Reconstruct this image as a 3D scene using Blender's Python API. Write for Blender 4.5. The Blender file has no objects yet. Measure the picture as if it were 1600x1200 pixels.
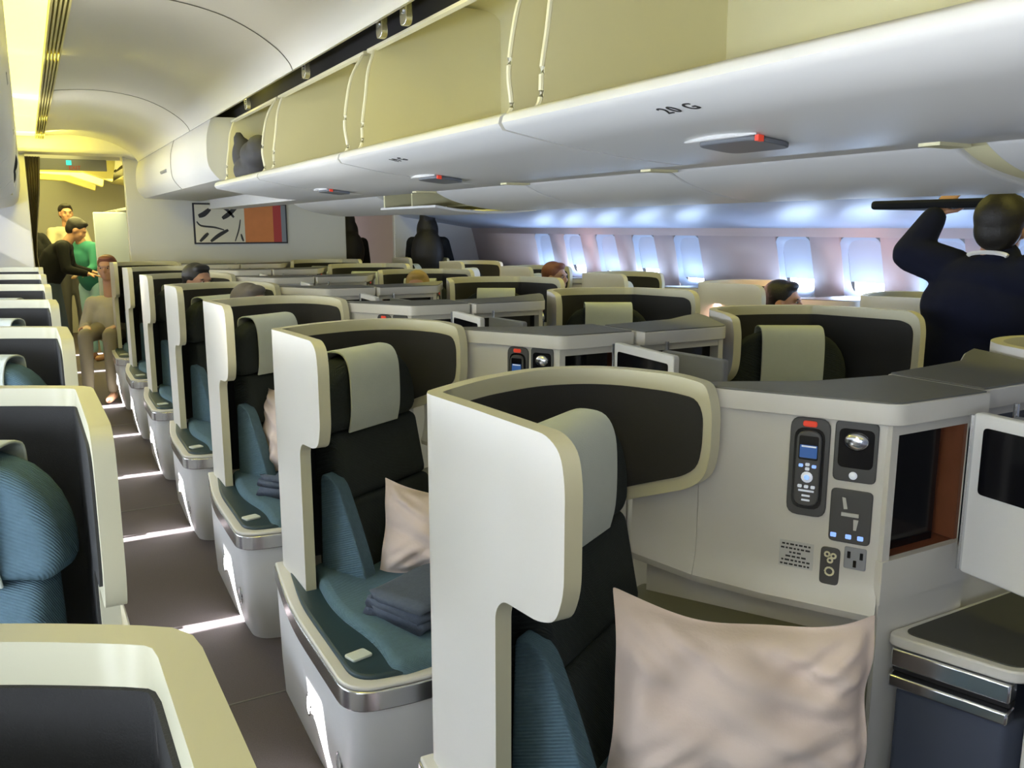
import bpy, bmesh, math, random
from mathutils import Vector, Matrix
random.seed(7)
C = bpy.context.scene.collection
R = math.radians

# ------------------------------------------------------------------ camera
FPX = 1336.0
VX, VY = 40.0, 356.0
pitch = math.atan2(600 - VY, FPX)
l = math.sqrt((VX-800)**2 + (600-VY)**2 + FPX**2)
vx, vu, vf = (VX-800)/l, (600-VY)/l, FPX/l
yaw = math.atan2(-vx, vf*math.cos(pitch) + vu*math.sin(pitch))
cd = bpy.data.cameras.new('camera'); cam = bpy.data.objects.new('camera', cd); C.objects.link(cam)
cd.sensor_width = 36; cd.lens = 36*FPX/1600; cd.clip_start = 0.02; cd.clip_end = 100
cam.location = (0, 0, 1.5)
cam.rotation_euler = (math.pi/2 - pitch, 0, -yaw)
bpy.context.scene.camera = cam

# ------------------------------------------------------------------ world, light, exposure
sc = bpy.context.scene
sc.view_settings.view_transform = 'Standard'; sc.view_settings.look = 'None'
sc.view_settings.gamma = 1; sc.view_settings.use_curve_mapping = False
sc.view_settings.exposure = 0.08
w = bpy.data.worlds.new('world'); sc.world = w; w.use_nodes = True
w.node_tree.nodes['Background'].inputs[0].default_value = (0.72, 0.80, 1.0, 1)
w.node_tree.nodes['Background'].inputs[1].default_value = 0.24

def lamp(name, kind, loc, direction, energy, color, size=None, size_y=None, angle=None):
    d = bpy.data.lights.new(name, kind); d.energy = energy; d.color = color
    if kind == 'AREA':
        d.shape = 'RECTANGLE'; d.size = size; d.size_y = size_y
    if angle is not None: d.angle = angle
    o = bpy.data.objects.new(name, d); C.objects.link(o); o.location = loc
    o.rotation_euler = Vector(direction).to_track_quat('-Z', 'Y').to_euler()
    return o
# low sun through the left windows
lamp('sun', 'SUN', (-6, 3, 5), (1.0, 0.02, -0.66), 60, (1.0, 0.98, 0.95), angle=R(0.6))
# daylight entering at each window of both sides (bluish)
LWIN = [0.92 + 0.58*k for k in range(-4, 12)]
for y in LWIN:
    lamp('window_daylight', 'AREA', (-1.20, y, 1.22), (1, 0, 0.02), 8.5, (0.78, 0.87, 1.0), 0.42, 0.30)
RWIN = [3.04 + 0.533*k for k in range(-2, 9) if k != 3]
for y in RWIN:
    lamp('window_daylight', 'AREA', (4.38, y, 1.19), (-1, 0, 0.08), 2.2, (0.50, 0.68, 1.0), 0.28, 0.16)
for y in RWIN:
    if y > 1: lamp('shade_gap_daylight', 'AREA', (4.43, y, 1.115), (0.42, 0, 1), 0.55, (0.50, 0.70, 1.0), 0.24, 0.03)
# cabin lamps: yellow ceiling strip over the aisle, added fills for ceiling panels and arch
for y, en in ((-0.5, 5.5), (2.0, 15.0), (4.5, 16.0), (7.0, 17.0)):
    lamp('ceiling_lamp', 'AREA', (0.075, y, 2.24), (0.12, 0, -1), en*1.15, (1.0, 0.89, 0.16), 0.13, 2.4)
for y in (0.5, 3.2, 6.0):
    lamp('ceiling_fill', 'AREA', (0.02, y, 2.17), (0.9, 0, 0.32), 7.0, (1.0, 0.95, 0.80), 0.05, 2.4)  # added fill that brightens the ceiling, no fitting of its own
lamp('arch_fill', 'AREA', (0.15, 8.1, 2.20), (0.25, 1, -0.05), 5.0, (1.0, 0.85, 0.12), 0.3, 0.1)  # added fill that turns the arch yellow
lamp('ceiling_glow', 'AREA', (0.10, 6.5, 2.22), (0.8, 0.3, 0.30), 0.8, (1.0, 0.88, 0.15), 0.03, 3.0)
lamp('far_cabin_light', 'AREA', (0.5, 12.0, 2.19), (0, 0.1, -1), 130, (1.0, 0.88, 0.30), 1.0, 5.0)
lamp('far_cabin_light', 'AREA', (0.45, 11.2, 1.9), (0, 0, 1), 9, (1.0, 0.85, 0.12), 0.4, 3.0)  # added upward fill so the far ceiling looks yellow
lamp('far_cabin_light', 'AREA', (3.3, 10.6, 2.2), (0, 0, -1), 30, (1.0, 0.9, 0.40), 0.8, 2.0)
for y in (0.5, 3.5, 6.5):
    lamp('aisle_lamp', 'AREA', (2.95, y, 2.25), (0, 0, -1), 11.0, (1.0, 0.89, 0.20), 0.2, 2.4)
    lamp('sidewall_wash', 'AREA', (4.20, y, 1.53), (0.45, 0, -1), 6.5, (1.0, 0.55, 0.45), 0.05, 2.8)

# ------------------------------------------------------------------ materials
def mat(name, col, rough=0.5, metal=0.0, noise=0.0, nscale=8, bump=0.0, bscale=200, emit=None, estr=0, wave=None, coat=0, spec=0.5):
    m = bpy.data.materials.new(name); m.use_nodes = True
    nt = m.node_tree; b = nt.nodes['Principled BSDF']
    b.inputs['Base Color'].default_value = (*col, 1); b.inputs['Roughness'].default_value = rough
    b.inputs['Metallic'].default_value = metal; b.inputs['Specular IOR Level'].default_value = spec
    if coat: b.inputs['Coat Weight'].default_value = coat
    tc = nt.nodes.new('ShaderNodeTexCoord')
    if noise:
        n = nt.nodes.new('ShaderNodeTexNoise'); n.inputs['Scale'].default_value = nscale; n.inputs['Detail'].default_value = 4
        nt.links.new(tc.outputs['Object'], n.inputs['Vector'])
        r = nt.nodes.new('ShaderNodeMixRGB'); r.blend_type = 'MULTIPLY'; r.inputs[0].default_value = 1
        mp = nt.nodes.new('ShaderNodeMapRange'); mp.inputs[3].default_value = 1-noise; mp.inputs[4].default_value = 1+noise
        nt.links.new(n.outputs['Fac'], mp.inputs[0])
        r.inputs[1].default_value = (*col, 1); nt.links.new(mp.outputs[0], r.inputs[2])
        nt.links.new(r.outputs[0], b.inputs['Base Color'])
    if bump or wave:
        bp = nt.nodes.new('ShaderNodeBump'); bp.inputs['Strength'].default_value = bump or 0.4; bp.inputs['Distance'].default_value = 0.003
        if wave:
            t = nt.nodes.new('ShaderNodeTexWave'); t.inputs['Scale'].default_value = wave; t.inputs['Distortion'].default_value = 0.6
            t.bands_direction = 'DIAGONAL'
        else:
            t = nt.nodes.new('ShaderNodeTexNoise'); t.inputs['Scale'].default_value = bscale; t.inputs['Detail'].default_value = 2
        nt.links.new(tc.outputs['Object'], t.inputs['Vector'])
        nt.links.new(t.outputs['Fac'], bp.inputs['Height']); nt.links.new(bp.outputs[0], b.inputs['Normal'])
    if emit:
        b.inputs['Emission Color'].default_value = (*emit, 1); b.inputs['Emission Strength'].default_value = estr
    return m
M = {}
M['shell'] = mat('ivory_plastic', (0.66, 0.64, 0.585), 0.38, noise=0.03, nscale=3, bump=0.05, bscale=350)
M['rim'] = mat('cream_lamplit_rim', (0.65, 0.62, 0.44), 0.4, noise=0.03, nscale=3)  # cream edge, yellowed further by ceiling lamp tint put into the colour
M['white'] = mat('white_plastic', (0.72, 0.72, 0.71), 0.42, noise=0.02, nscale=3)
M['ceil'] = mat('ceiling_panel', (0.74, 0.735, 0.72), 0.38, noise=0.02, nscale=2)
M['liner'] = mat('charcoal_liner', (0.030, 0.029, 0.028), 0.8, bump=0.3, bscale=500)
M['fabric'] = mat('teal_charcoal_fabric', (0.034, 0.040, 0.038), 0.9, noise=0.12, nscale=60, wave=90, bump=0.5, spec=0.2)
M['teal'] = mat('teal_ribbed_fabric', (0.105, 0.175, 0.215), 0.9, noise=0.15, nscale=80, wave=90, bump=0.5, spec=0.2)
M['armpad'] = mat('dark_teal_leather', (0.014, 0.038, 0.050), 0.45, bump=0.1, bscale=300)
M['cover'] = mat('off_white_cotton', (0.60, 0.64, 0.58), 0.95, noise=0.04, nscale=30, bump=0.25, bscale=400)
M['chrome'] = mat('brushed_aluminium', (0.70, 0.71, 0.73), 0.22, metal=1.0)
M['greytop'] = mat('grey_console_top', (0.13, 0.13, 0.12), 0.45, noise=0.05, nscale=20)
M['grey'] = mat('grey_plastic', (0.30, 0.31, 0.33), 0.45)
M['midgrey'] = mat('mid_grey_handle', (0.16, 0.17, 0.19), 0.4)
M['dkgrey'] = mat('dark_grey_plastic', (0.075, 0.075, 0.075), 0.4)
M['black'] = mat('black_gloss', (0.006, 0.006, 0.008), 0.12)
M['dark'] = mat('dark_void', (0.010, 0.009, 0.010), 0.85)
M['beige'] = mat('olive_beige_bin_lining', (0.78, 0.735, 0.46), 0.5, noise=0.04, nscale=3)
M['cream'] = mat('cream_edge', (0.80, 0.76, 0.55), 0.4)
M['bulk'] = mat('bulkhead_laminate', (0.60, 0.60, 0.56), 0.5, noise=0.03, nscale=4, bump=0.05, bscale=300)
M['wall'] = mat('sidewall_panel', (0.66, 0.56, 0.57), 0.5, noise=0.02, nscale=3)
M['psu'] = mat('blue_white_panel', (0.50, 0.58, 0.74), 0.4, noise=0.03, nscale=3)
M['shade'] = mat('window_shade', (0.50, 0.55, 0.68), 0.5, emit=(0.45, 0.58, 1.0), estr=0.10)  # faint glow stands in for daylight coming through the shade
M['sky'] = mat('daylight_sky', (0.8, 0.9, 1.0), 0.3, emit=(0.72, 0.86, 1.0), estr=14.0)
M['bluerim'] = mat('window_reveal', (0.55, 0.62, 0.78), 0.35)
M['carpet'] = mat('grey_brown_carpet', (0.130, 0.110, 0.120), 0.95, noise=0.25, nscale=220, bump=0.6, bscale=500)
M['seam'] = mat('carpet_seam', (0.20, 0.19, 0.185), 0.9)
M['yellow'] = mat('yellow_light_strip', (1, 0.95, 0.5), 0.5, emit=(1.0, 0.90, 0.26), estr=1.8)
M['ytrim'] = mat('yellowish_trim', (0.70, 0.64, 0.28), 0.45)
M['pillow'] = mat('peach_cotton', (0.76, 0.62, 0.53), 0.95, noise=0.03, nscale=20, bump=0.25, bscale=120)
M['whitepillow'] = mat('white_cotton', (0.76, 0.75, 0.74), 0.95)
M['blanket'] = mat('slate_blanket', (0.085, 0.105, 0.14), 0.9, noise=0.2, nscale=90, bump=0.4, bscale=200)
M['wood'] = mat('reddish_brown_laminate', (0.22, 0.075, 0.035), 0.4, noise=0.2, nscale=10)
M['red'] = mat('red_plastic', (0.60, 0.04, 0.02), 0.4, emit=(1.0, 0.10, 0.04), estr=0.25)
M['screenblue'] = mat('lit_blue_screen', (0.02, 0.05, 0.15), 0.2, emit=(0.10, 0.28, 0.8), estr=0.25)
M['bluekey'] = mat('lit_blue_key', (0.3, 0.45, 0.8), 0.3, emit=(0.25, 0.45, 1.0), estr=0.8)
M['whitekey'] = mat('pale_key', (0.75, 0.78, 0.82), 0.3, emit=(0.7, 0.8, 1.0), estr=0.25)
M['panelblue'] = mat('slate_blue_fabric_panel', (0.050, 0.060, 0.090), 0.85, noise=0.1, nscale=8)
M['olive'] = mat('olive_ledge_shade', (0.17, 0.16, 0.085), 0.55, noise=0.05, nscale=20)  # ledge colour darkened to carry the shade beside the seat
M['tabletop'] = mat('olive_charcoal_mat', (0.055, 0.055, 0.045), 0.6, noise=0.1, nscale=20)
M['ink'] = mat('printed_ink', (0.03, 0.03, 0.03), 0.6)
M['placard'] = mat('placard_film', (0.55, 0.55, 0.53), 0.5)
M['navy'] = mat('navy_uniform', (0.008, 0.010, 0.024), 0.9, noise=0.2, nscale=20, spec=0.2)
M['blacksuit'] = mat('black_suit', (0.010, 0.011, 0.013), 0.9, spec=0.2)
M['skirt'] = mat('blue_grey_coat', (0.035, 0.055, 0.095), 0.9)
M['skin'] = mat('skin', (0.50, 0.27, 0.17), 0.5, noise=0.08, nscale=15)
M['hair'] = mat('black_hair', (0.010, 0.008, 0.007), 0.55, bump=0.5, bscale=120)
M['greyhair'] = mat('grey_brown_hair', (0.13, 0.11, 0.09), 0.7, bump=0.5, bscale=120)
M['blonde'] = mat('blonde_hair', (0.42, 0.27, 0.07), 0.6, bump=0.5, bscale=120)
M['brownhair'] = mat('auburn_hair', (0.20, 0.07, 0.04), 0.6, bump=0.5, bscale=120)
M['vest'] = mat('beige_cloth', (0.40, 0.36, 0.27), 0.9)
M['teal_coat'] = mat('green_teal_cloth', (0.03, 0.20, 0.17), 0.9)
M['paleblue'] = mat('pale_blue_cloth', (0.35, 0.60, 0.75), 0.9)
M['khaki'] = mat('khaki_trousers', (0.28, 0.24, 0.17), 0.9)
M['bagcloth'] = mat('dark_grey_nylon', (0.055, 0.055, 0.068), 0.75, noise=0.2, nscale=12, bump=0.3, bscale=40)
M['cyan'] = mat('lit_green_symbol', (0.05, 0.5, 0.5), 0.5, emit=(0.05, 0.75, 0.7), estr=0.9)
M['exitred'] = mat('exit_letters_red', (0.45, 0.05, 0.03), 0.5, emit=(0.6, 0.08, 0.04), estr=0.3)
M['curtain'] = mat('brown_curtain', (0.12, 0.10, 0.08), 0.9)
M['orange'] = mat('orange_paint', (0.62, 0.22, 0.07), 0.7, noise=0.1, nscale=12)
M['artred'] = mat('red_paint', (0.42, 0.05, 0.05), 0.7)
M['artgrey'] = mat('grey_paint', (0.22, 0.24, 0.28), 0.7)
M['canvas'] = mat('cream_canvas', (0.66, 0.63, 0.50), 0.8)
M['frame'] = mat('dark_frame', (0.02, 0.02, 0.03), 0.5)

# ------------------------------------------------------------------ helpers
def link(name, bm, m, parent=None, bevel=0.0, seg=3, ang=35, mods=None, m2=None):
    bmesh.ops.recalc_face_normals(bm, faces=bm.faces)
    me = bpy.data.meshes.new(name); bm.to_mesh(me); bm.free()
    me.materials.append(m)
    if m2: me.materials.append(m2)
    for p in me.polygons: p.use_smooth = True
    me.set_sharp_from_angle(angle=R(ang))
    o = bpy.data.objects.new(name, me); C.objects.link(o)
    if parent: o.parent = parent
    if bevel:
        b = o.modifiers.new('bevel', 'BEVEL'); b.width = bevel; b.segments = seg; b.limit_method = 'ANGLE'; b.angle_limit = R(35)
        b.harden_normals = False
        if ang < 60: me.set_sharp_from_angle(angle=R(80))
    return o
def tag(o, label, cat, group=None):
    o['label'] = label; o['category'] = cat
    if group: o['group'] = group
    return o
def empty(name, loc=(0, 0, 0), rz=0):
    o = bpy.data.objects.new(name, None); C.objects.link(o); o.location = loc; o.rotation_euler.z = rz
    o.empty_display_size = 0.05
    return o
def structure(o): o['kind'] = 'structure'; return o
def kids(o): return [c for c in bpy.data.objects if c.parent == o]
def copy_tree(o, parent=None):
    c = o.copy(); C.objects.link(c); c.parent = parent
    for ch in kids(o): copy_tree(ch, c)
    return c
ID = lambda p: p
def bm_box(bm, x0, x1, y0, y1, z0, z1, T=ID):
    v = [bm.verts.new(T(Vector(p))) for p in ((x0,y0,z0),(x1,y0,z0),(x1,y1,z0),(x0,y1,z0),(x0,y0,z1),(x1,y0,z1),(x1,y1,z1),(x0,y1,z1))]
    for f in ((0,1,2,3),(4,5,6,7),(0,1,5,4),(1,2,6,5),(2,3,7,6),(3,0,4,7)): bm.faces.new([v[i] for i in f])
    return bm
def bm_prism(bm, poly, lo, hi, T):
    """poly: 2D points (p,q); T maps (p,q,r) to a point; r runs lo..hi"""
    a = [bm.verts.new(T(p, q, lo)) for p, q in poly]; b = [bm.verts.new(T(p, q, hi)) for p, q in poly]
    n = len(poly)
    f1 = bm.faces.new(a); f2 = bm.faces.new(b)
    for i in range(n): bm.faces.new((a[i], a[(i+1) % n], b[(i+1) % n], b[i]))
    return bm
def rounded(poly, r, n=5):
    out = []
    N = len(poly)
    for i, p in enumerate(poly):
        rr = r[i] if isinstance(r, (list, tuple)) else r
        if rr <= 0: out.append(p); continue
        P = Vector(p); A = Vector(poly[i-1]) - P; B = Vector(poly[(i+1) % N]) - P
        la, lb = A.length, B.length; A.normalize(); B.normalize()
        d = min(rr, la*0.48, lb*0.48)
        a = P + A*d; b = P + B*d
        for k in range(n+1):
            t = k/n
            q = a*(1-t)**2 + P*2*t*(1-t) + b*t*t
            out.append((q.x, q.y))
    return out
XY = lambda p, q, r: Vector((p, q, r))
XZ = lambda p, q, r: Vector((p, r, q))
YZ = lambda p, q, r: Vector((r, p, q))
def bm_sheet(bm, prof, y0, y1, t, T=XZ, ny=1):
    """thick sheet: profile polyline (p,q) offset by t, extruded y0..y1"""
    P = [Vector(p) for p in prof]; n = len(P); N = []
    for i in range(n):
        d = (P[min(i+1, n-1)] - P[max(i-1, 0)]).normalized(); N.append(Vector((d.y, -d.x)))
    poly = [(p.x, p.y) for p in P] + [((P[i]+N[i]*t).x, (P[i]+N[i]*t).y) for i in range(n-1, -1, -1)]
    ys = [y0 + (y1-y0)*k/ny for k in range(ny+1)]
    rings = [[bm.verts.new(T(p, q, y)) for p, q in poly] for y in ys]
    m = len(poly)
    for k in range(ny):
        for i in range(m): bm.faces.new((rings[k][i], rings[k][(i+1) % m], rings[k+1][(i+1) % m], rings[k+1][i]))
    for rg in (rings[0], rings[-1]):
        for i in range(n-1): bm.faces.new((rg[i], rg[i+1], rg[m-2-i], rg[m-1-i]))
    return bm
def smooth_path(pts, n=6):
    out = []
    P = [Vector(p) for p in pts]
    for i in range(len(P)-1):
        p0 = P[max(i-1, 0)]; p1 = P[i]; p2 = P[i+1]; p3 = P[min(i+2, len(P)-1)]
        for k in range(n):
            t = k/n
            out.append(0.5*((2*p1)+(p2-p0)*t+(2*p0-5*p1+4*p2-p3)*t*t+(3*p1-p0-3*p2+p3)*t**3))
    out.append(P[-1]); return out
def bm_tube(bm, pts, r, seg=8, T=ID):
    pts = [Vector(p) for p in pts]; rings = []
    for i, p in enumerate(pts):
        d = (pts[min(i+1, len(pts)-1)] - pts[max(i-1, 0)]).normalized()
        u = d.cross(Vector((0, 0, 1)));
        if u.length < 0.1: u = d.cross(Vector((1, 0, 0)))
        u.normalize(); v = d.cross(u)
        rr = r[i] if isinstance(r, (list, tuple)) else r
        rings.append([bm.verts.new(T(p + (u*math.cos(a)+v*math.sin(a))*rr)) for a in [2*math.pi*k/seg for k in range(seg)]])
    for a, b in zip(rings, rings[1:]):
        for k in range(seg): bm.faces.new((a[k], a[(k+1) % seg], b[(k+1) % seg], b[k]))
    bm.faces.new(rings[0]); bm.faces.new(rings[-1])
    return bm
def bm_ell(bm, c, r, rot=None, seg=20, T=ID):
    before = set(bm.verts)
    bmesh.ops.create_uvsphere(bm, u_segments=seg, v_segments=seg//2+2, radius=1)
    for v in bm.verts:
        if v in before: continue
        q = Vector((v.co.x*r[0], v.co.y*r[1], v.co.z*r[2]))
        if rot is not None: q = rot @ q
        v.co = T(q + Vector(c))
    return bm
class Path:
    def __init__(s, pts):
        s.P = pts; s.c = [0]
        for a, b in zip(pts, pts[1:]): s.c.append(s.c[-1] + (b-a).length)
        s.N = []
        for i in range(len(pts)):
            d = (pts[min(i+1, len(pts)-1)] - pts[max(i-1, 0)]).normalized(); s.N.append(Vector((d.y, -d.x)))
        s.L = s.c[-1]
    def at(s, t, off):
        t = min(max(t, 0), s.L)
        for i in range(len(s.P)-1):
            if t <= s.c[i+1] or i == len(s.P)-2:
                k = (t - s.c[i])/(s.c[i+1]-s.c[i])
                n = (s.N[i]*(1-k)+s.N[i+1]*k).normalized()
                return s.P[i]*(1-k)+s.P[i+1]*k + n*off
def bm_curved(outline, path, off, t, m, step=0.025, rim=False):
    """2D outline in (arc length, z) wrapped round a plan path, thickness t, starting at offset off"""
    bm = bmesh.new()
    vs = [bm.verts.new((p, q, 0)) for p, q in outline]
    bm.faces.new(vs); bmesh.ops.triangulate(bm, faces=bm.faces)
    s0 = min(p for p, q in outline); s1 = max(p for p, q in outline)
    k = s0 + step
    while k < s1 - 1e-4:
        bmesh.ops.bisect_plane(bm, geom=bm.verts[:]+bm.edges[:]+bm.faces[:], plane_co=(k, 0, 0), plane_no=(1, 0, 0)); k += step
    # merge coplanar triangles back inside each slice
    bmesh.ops.dissolve_limit(bm, angle_limit=0.001, verts=bm.verts, edges=[e for e in bm.edges if not (e.is_boundary or abs(e.verts[0].co.x-e.verts[1].co.x) < 1e-5)])
    r = bmesh.ops.extrude_face_region(bm, geom=bm.faces[:])
    for v in r['geom']:
        if isinstance(v, bmesh.types.BMVert): v.co.z = t
    if rim:
        bm.normal_update()
        for f in bm.faces: f.material_index = 0 if all(v.co.z < 1e-6 for v in f.verts) else 1
    for v in bm.verts:
        q = path.at(v.co.x, off + v.co.z); z = v.co.y
        v.co = Vector((q.x*m, q.y, z))
    return bm

# ================================================================== SETTING
XC = 1.65
HW = 2.93
XR = XC + HW - 0.08      # right wall surface at window height = 4.50
XL = -1.28
def S(name, bm, m, **k): return structure(link(name, bm, m, **k))
bm = bmesh.new(); bm_box(bm, XL-0.1, XR+0.15, -1.2, 16, -0.05, 0)
fl = S('floor', bm, M['carpet'])
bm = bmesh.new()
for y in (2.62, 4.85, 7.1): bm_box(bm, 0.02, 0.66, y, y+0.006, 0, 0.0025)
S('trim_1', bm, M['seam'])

# ceiling: dome-shaped panel from the louvre to the bin slot, light strip, louvre
CE = [(0.20, 2.27), (0.34, 2.285), (0.5, 2.285), (0.66, 2.26), (0.78, 2.215), (0.87, 2.16), (0.915, 2.115), (0.93, 2.085)]
CEs = [(p.x, p.y) for p in smooth_path(CE, 5)]
bm = bmesh.new(); bm_sheet(bm, CEs, -1.2, 8.55, -0.03)
S('ceiling', bm, M['ceil'], ang=60)
bm = bmesh.new()
for y in (1.05, 3.35, 5.7):
    bm_sheet(bm, [(p, q-0.0015) for p, q in CEs], y, y+0.006, 0.0015)
S('trim_2', bm, M['greytop'])
# light strip recess
bm = bmesh.new(); bm_box(bm, 0.0, 0.135, -1.2, 8.5, 2.262, 2.27)
ls = link('light_strip', bm, M['yellow']); tag(ls, 'long glowing yellow ceiling light strip above the left aisle', 'ceiling light')
lv = empty('ceiling_louvre', (0.168, 0, 2.27))
tag(lv, 'yellow slatted air louvre running beside the ceiling light strip', 'air vent')
bm = bmesh.new()
for k in range(5): bm_box(bm, -0.03+0.014*k, -0.023+0.014*k, -1.2, 8.5, -0.028, 0.0)
s = link('slat', bm, M['ytrim'], lv)
bm = bmesh.new(); bm_box(bm, -0.034, 0.034, -1.2, 8.5, 0.0, 0.012); link('backing', bm, M['yellow'] if False else M['ytrim'], lv)
# upper closure above all (dark void)
bm = bmesh.new(); bm_box(bm, XL-0.1, XR+0.2, -1.2, 8.9, 2.40, 2.43); S('ceiling_void', bm, M['dark'])
# yellow-lit arch at the end of the ceiling and door header
bm = bmesh.new()
arch = [(-0.3, 2.14)] + [(0.02, 2.14), (0.84, 2.14), (0.90, 2.12), (1.2, 2.10), (1.2, 2.40), (-0.3, 2.40)]
bm_prism(bm, arch, 8.55, 8.9, XZ)
S('trim_3', bm, M['ceil'], bevel=0.03)

bm = bmesh.new(); bm_box(bm, 0.0, 0.86, 9.38, 9.42, 2.145, 2.30); S('trim_13', bm, M['ceil'])
# far bulkhead between the cabins
YB = 8.80
bm = bmesh.new(); bm_box(bm, 0.83, 2.93, YB, YB+0.06, 0, 2.35)
S('wall_far', bm, M['bulk'], bevel=0.012)
bm = bmesh.new(); bm_prism(bm, [(XL, 0), (0.045, 0), (0.045, 2.16), (XL, 2.16)], YB, YB+0.06, XZ)
S('wall_far_left', bm, M['white'], bevel=0.01)
bm = bmesh.new(); bm_box(bm, 3.47, XR+0.1, YB, YB+0.06, 0, 1.75)
S('wall_far_right', bm, M['white'], bevel=0.01)
bm = bmesh.new(); bm_box(bm, 2.93, 3.47, YB, YB+0.06, 1.75, 2.35)
S('trim_4', bm, M['bulk'])

# left wall with unseen slits, placed so the sun throws narrow patches on the aisle
def wall_with_holes(x0, x1, y0, y1, z0, z1, holes, zh0, zh1):
    bm = bmesh.new()
    bm_box(bm, x0, x1, y0, y1, z0, zh0); bm_box(bm, x0, x1, y0, y1, zh1, z1)
    ys = [y0] + [v for h in holes for v in h] + [y1]
    for a, b in zip(ys[::2], ys[1::2]): bm_box(bm, x0, x1, a, b, zh0, zh1)
    return bm
bm = bmesh.new(); bm_box(bm, XL-0.02, XL, YB+0.06, 9.9, 0, 2.4); bm_box(bm, XL-0.02, XL, 10.0, 11.3, 0, 2.4); bm_box(bm, XL-0.02, XL, 11.42, 14, 0, 2.4); bm_box(bm, XL-0.02, XL, 9.9, 11.42, 1.5, 2.4)
S('wall_left_far', bm, M['wall'])
S('wall_left', wall_with_holes(XL-0.02, XL, -1.2, YB, 0, 2.0, [(y-0.07, y+0.07) for y in [0.92+1.16*k for k in range(7)]], 1.0, 1.5), M['wall'])
# right wall: curved panel with window recesses
WP = [(4.46, 0.0), (4.52, 0.5), (4.53, 0.9), (4.50, 1.15), (4.44, 1.40), (4.40, 1.52)]
def wx(z):
    for (xa, za), (xb, zb) in zip(WP, WP[1:]):
        if za <= z <= zb: return xa + (xb-xa)*(z-za)/(zb-za)
    return WP[-1][0]
bm = bmesh.new()
zs = [0, 0.5, 1.04, 1.10, 1.2, 1.3, 1.40, 1.445, 1.52]
def strip(y0, y1, za, zb):
    n = 3
    for k in range(n):
        a = za+(zb-za)*k/n; b = za+(zb-za)*(k+1)/n
        bm.faces.new([bm.verts.new((wx(a), y0, a)), bm.verts.new((wx(a), y1, a)), bm.verts.new((wx(b), y1, b)), bm.verts.new((wx(b), y0, b))])
YR0, YR1 = 0.5, YB
strip(YR0, YR1, 0, 1.03); strip(YR0, YR1, 1.445, 1.52)
cur = YR0
for y in sorted(RWIN):
    if y < 1: continue
    strip(cur, y-0.15, 1.03, 1.445); cur = y+0.15
strip(cur, YR1, 1.03, 1.445)
bmesh.ops.remove_doubles(bm, verts=bm.verts, dist=0.0005)
o = S('wall_right', bm, M['wall'], ang=60)
so = o.modifiers.new('solid', 'SOLIDIFY'); so.thickness = 0.02; so.offset = 0
nwin = 0
for y in sorted(RWIN):
    if y < 1: continue
    nwin += 1
    wn = structure(empty('window_%d' % nwin, (0, y, 0)))
    # reveal: rounded ring joining the wall to the pane
    bm = bmesh.new()
    def ring(wd, zl, zh, dx, r=0.09, n=6):
        pts = rounded([(-wd, zl), (wd, zl), (wd, zh), (-wd, zh)], r, n)
        return [bm.verts.new((wx(q)+dx, p, q)) for p, q in pts]
    a = ring(0.158, 1.045, 1.450, -0.006, 0.09); b = ring(0.148, 1.06, 1.442, 0.0); c = ring(0.130, 1.085, 1.425, 0.035)
    for r1, r2 in ((a, b), (b, c)):
        for i in range(len(a)): bm.faces.new((r1[i], r1[(i+1) % len(a)], r2[(i+1) % len(a)], r2[i]))
    link('window_frame', bm, M['bluerim'], wn, ang=60)
    bm = bmesh.new()
    pts = rounded([(-0.13, 1.08), (0.13, 1.08), (0.13, 1.28), (-0.13, 1.28)], 0.02, 6)
    v = [bm.verts.new((wx(q)+0.075, p, q)) for p, q in pts]; v2 = [bm.verts.new((wx(q)+0.085, p, q)) for p, q in pts]
    bm.faces.new(v); bm.faces.new(v2)
    for i in range(len(v)): bm.faces.new((v[i], v[(i+1) % len(v)], v2[(i+1) % len(v)], v2[i]))
    link('pane', bm, M['sky'], wn)
    lo = (1.155, 1.16, 1.115, 1.165, 1.165, 1.115, 1.165, 1.12, 1.155, 1.11)[(nwin-1) % 10]
    bm = bmesh.new(); bm_prism(bm, rounded([(-0.129, lo), (0.129, lo), (0.129, 1.43), (-0.129, 1.43)], [0, 0, 0.08, 0.08], 6), 0, 0.006, lambda p, q, r: Vector((wx(q)+0.036+r, p, q)))
    sh = link('shade', bm, M['shade'], wn)
    bm = bmesh.new(); bm_ell(bm, (wx(lo)+0.045, 0, lo+0.012), (0.006, 0.05, 0.006)); link('handle', bm, M['white'], sh)

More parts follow.
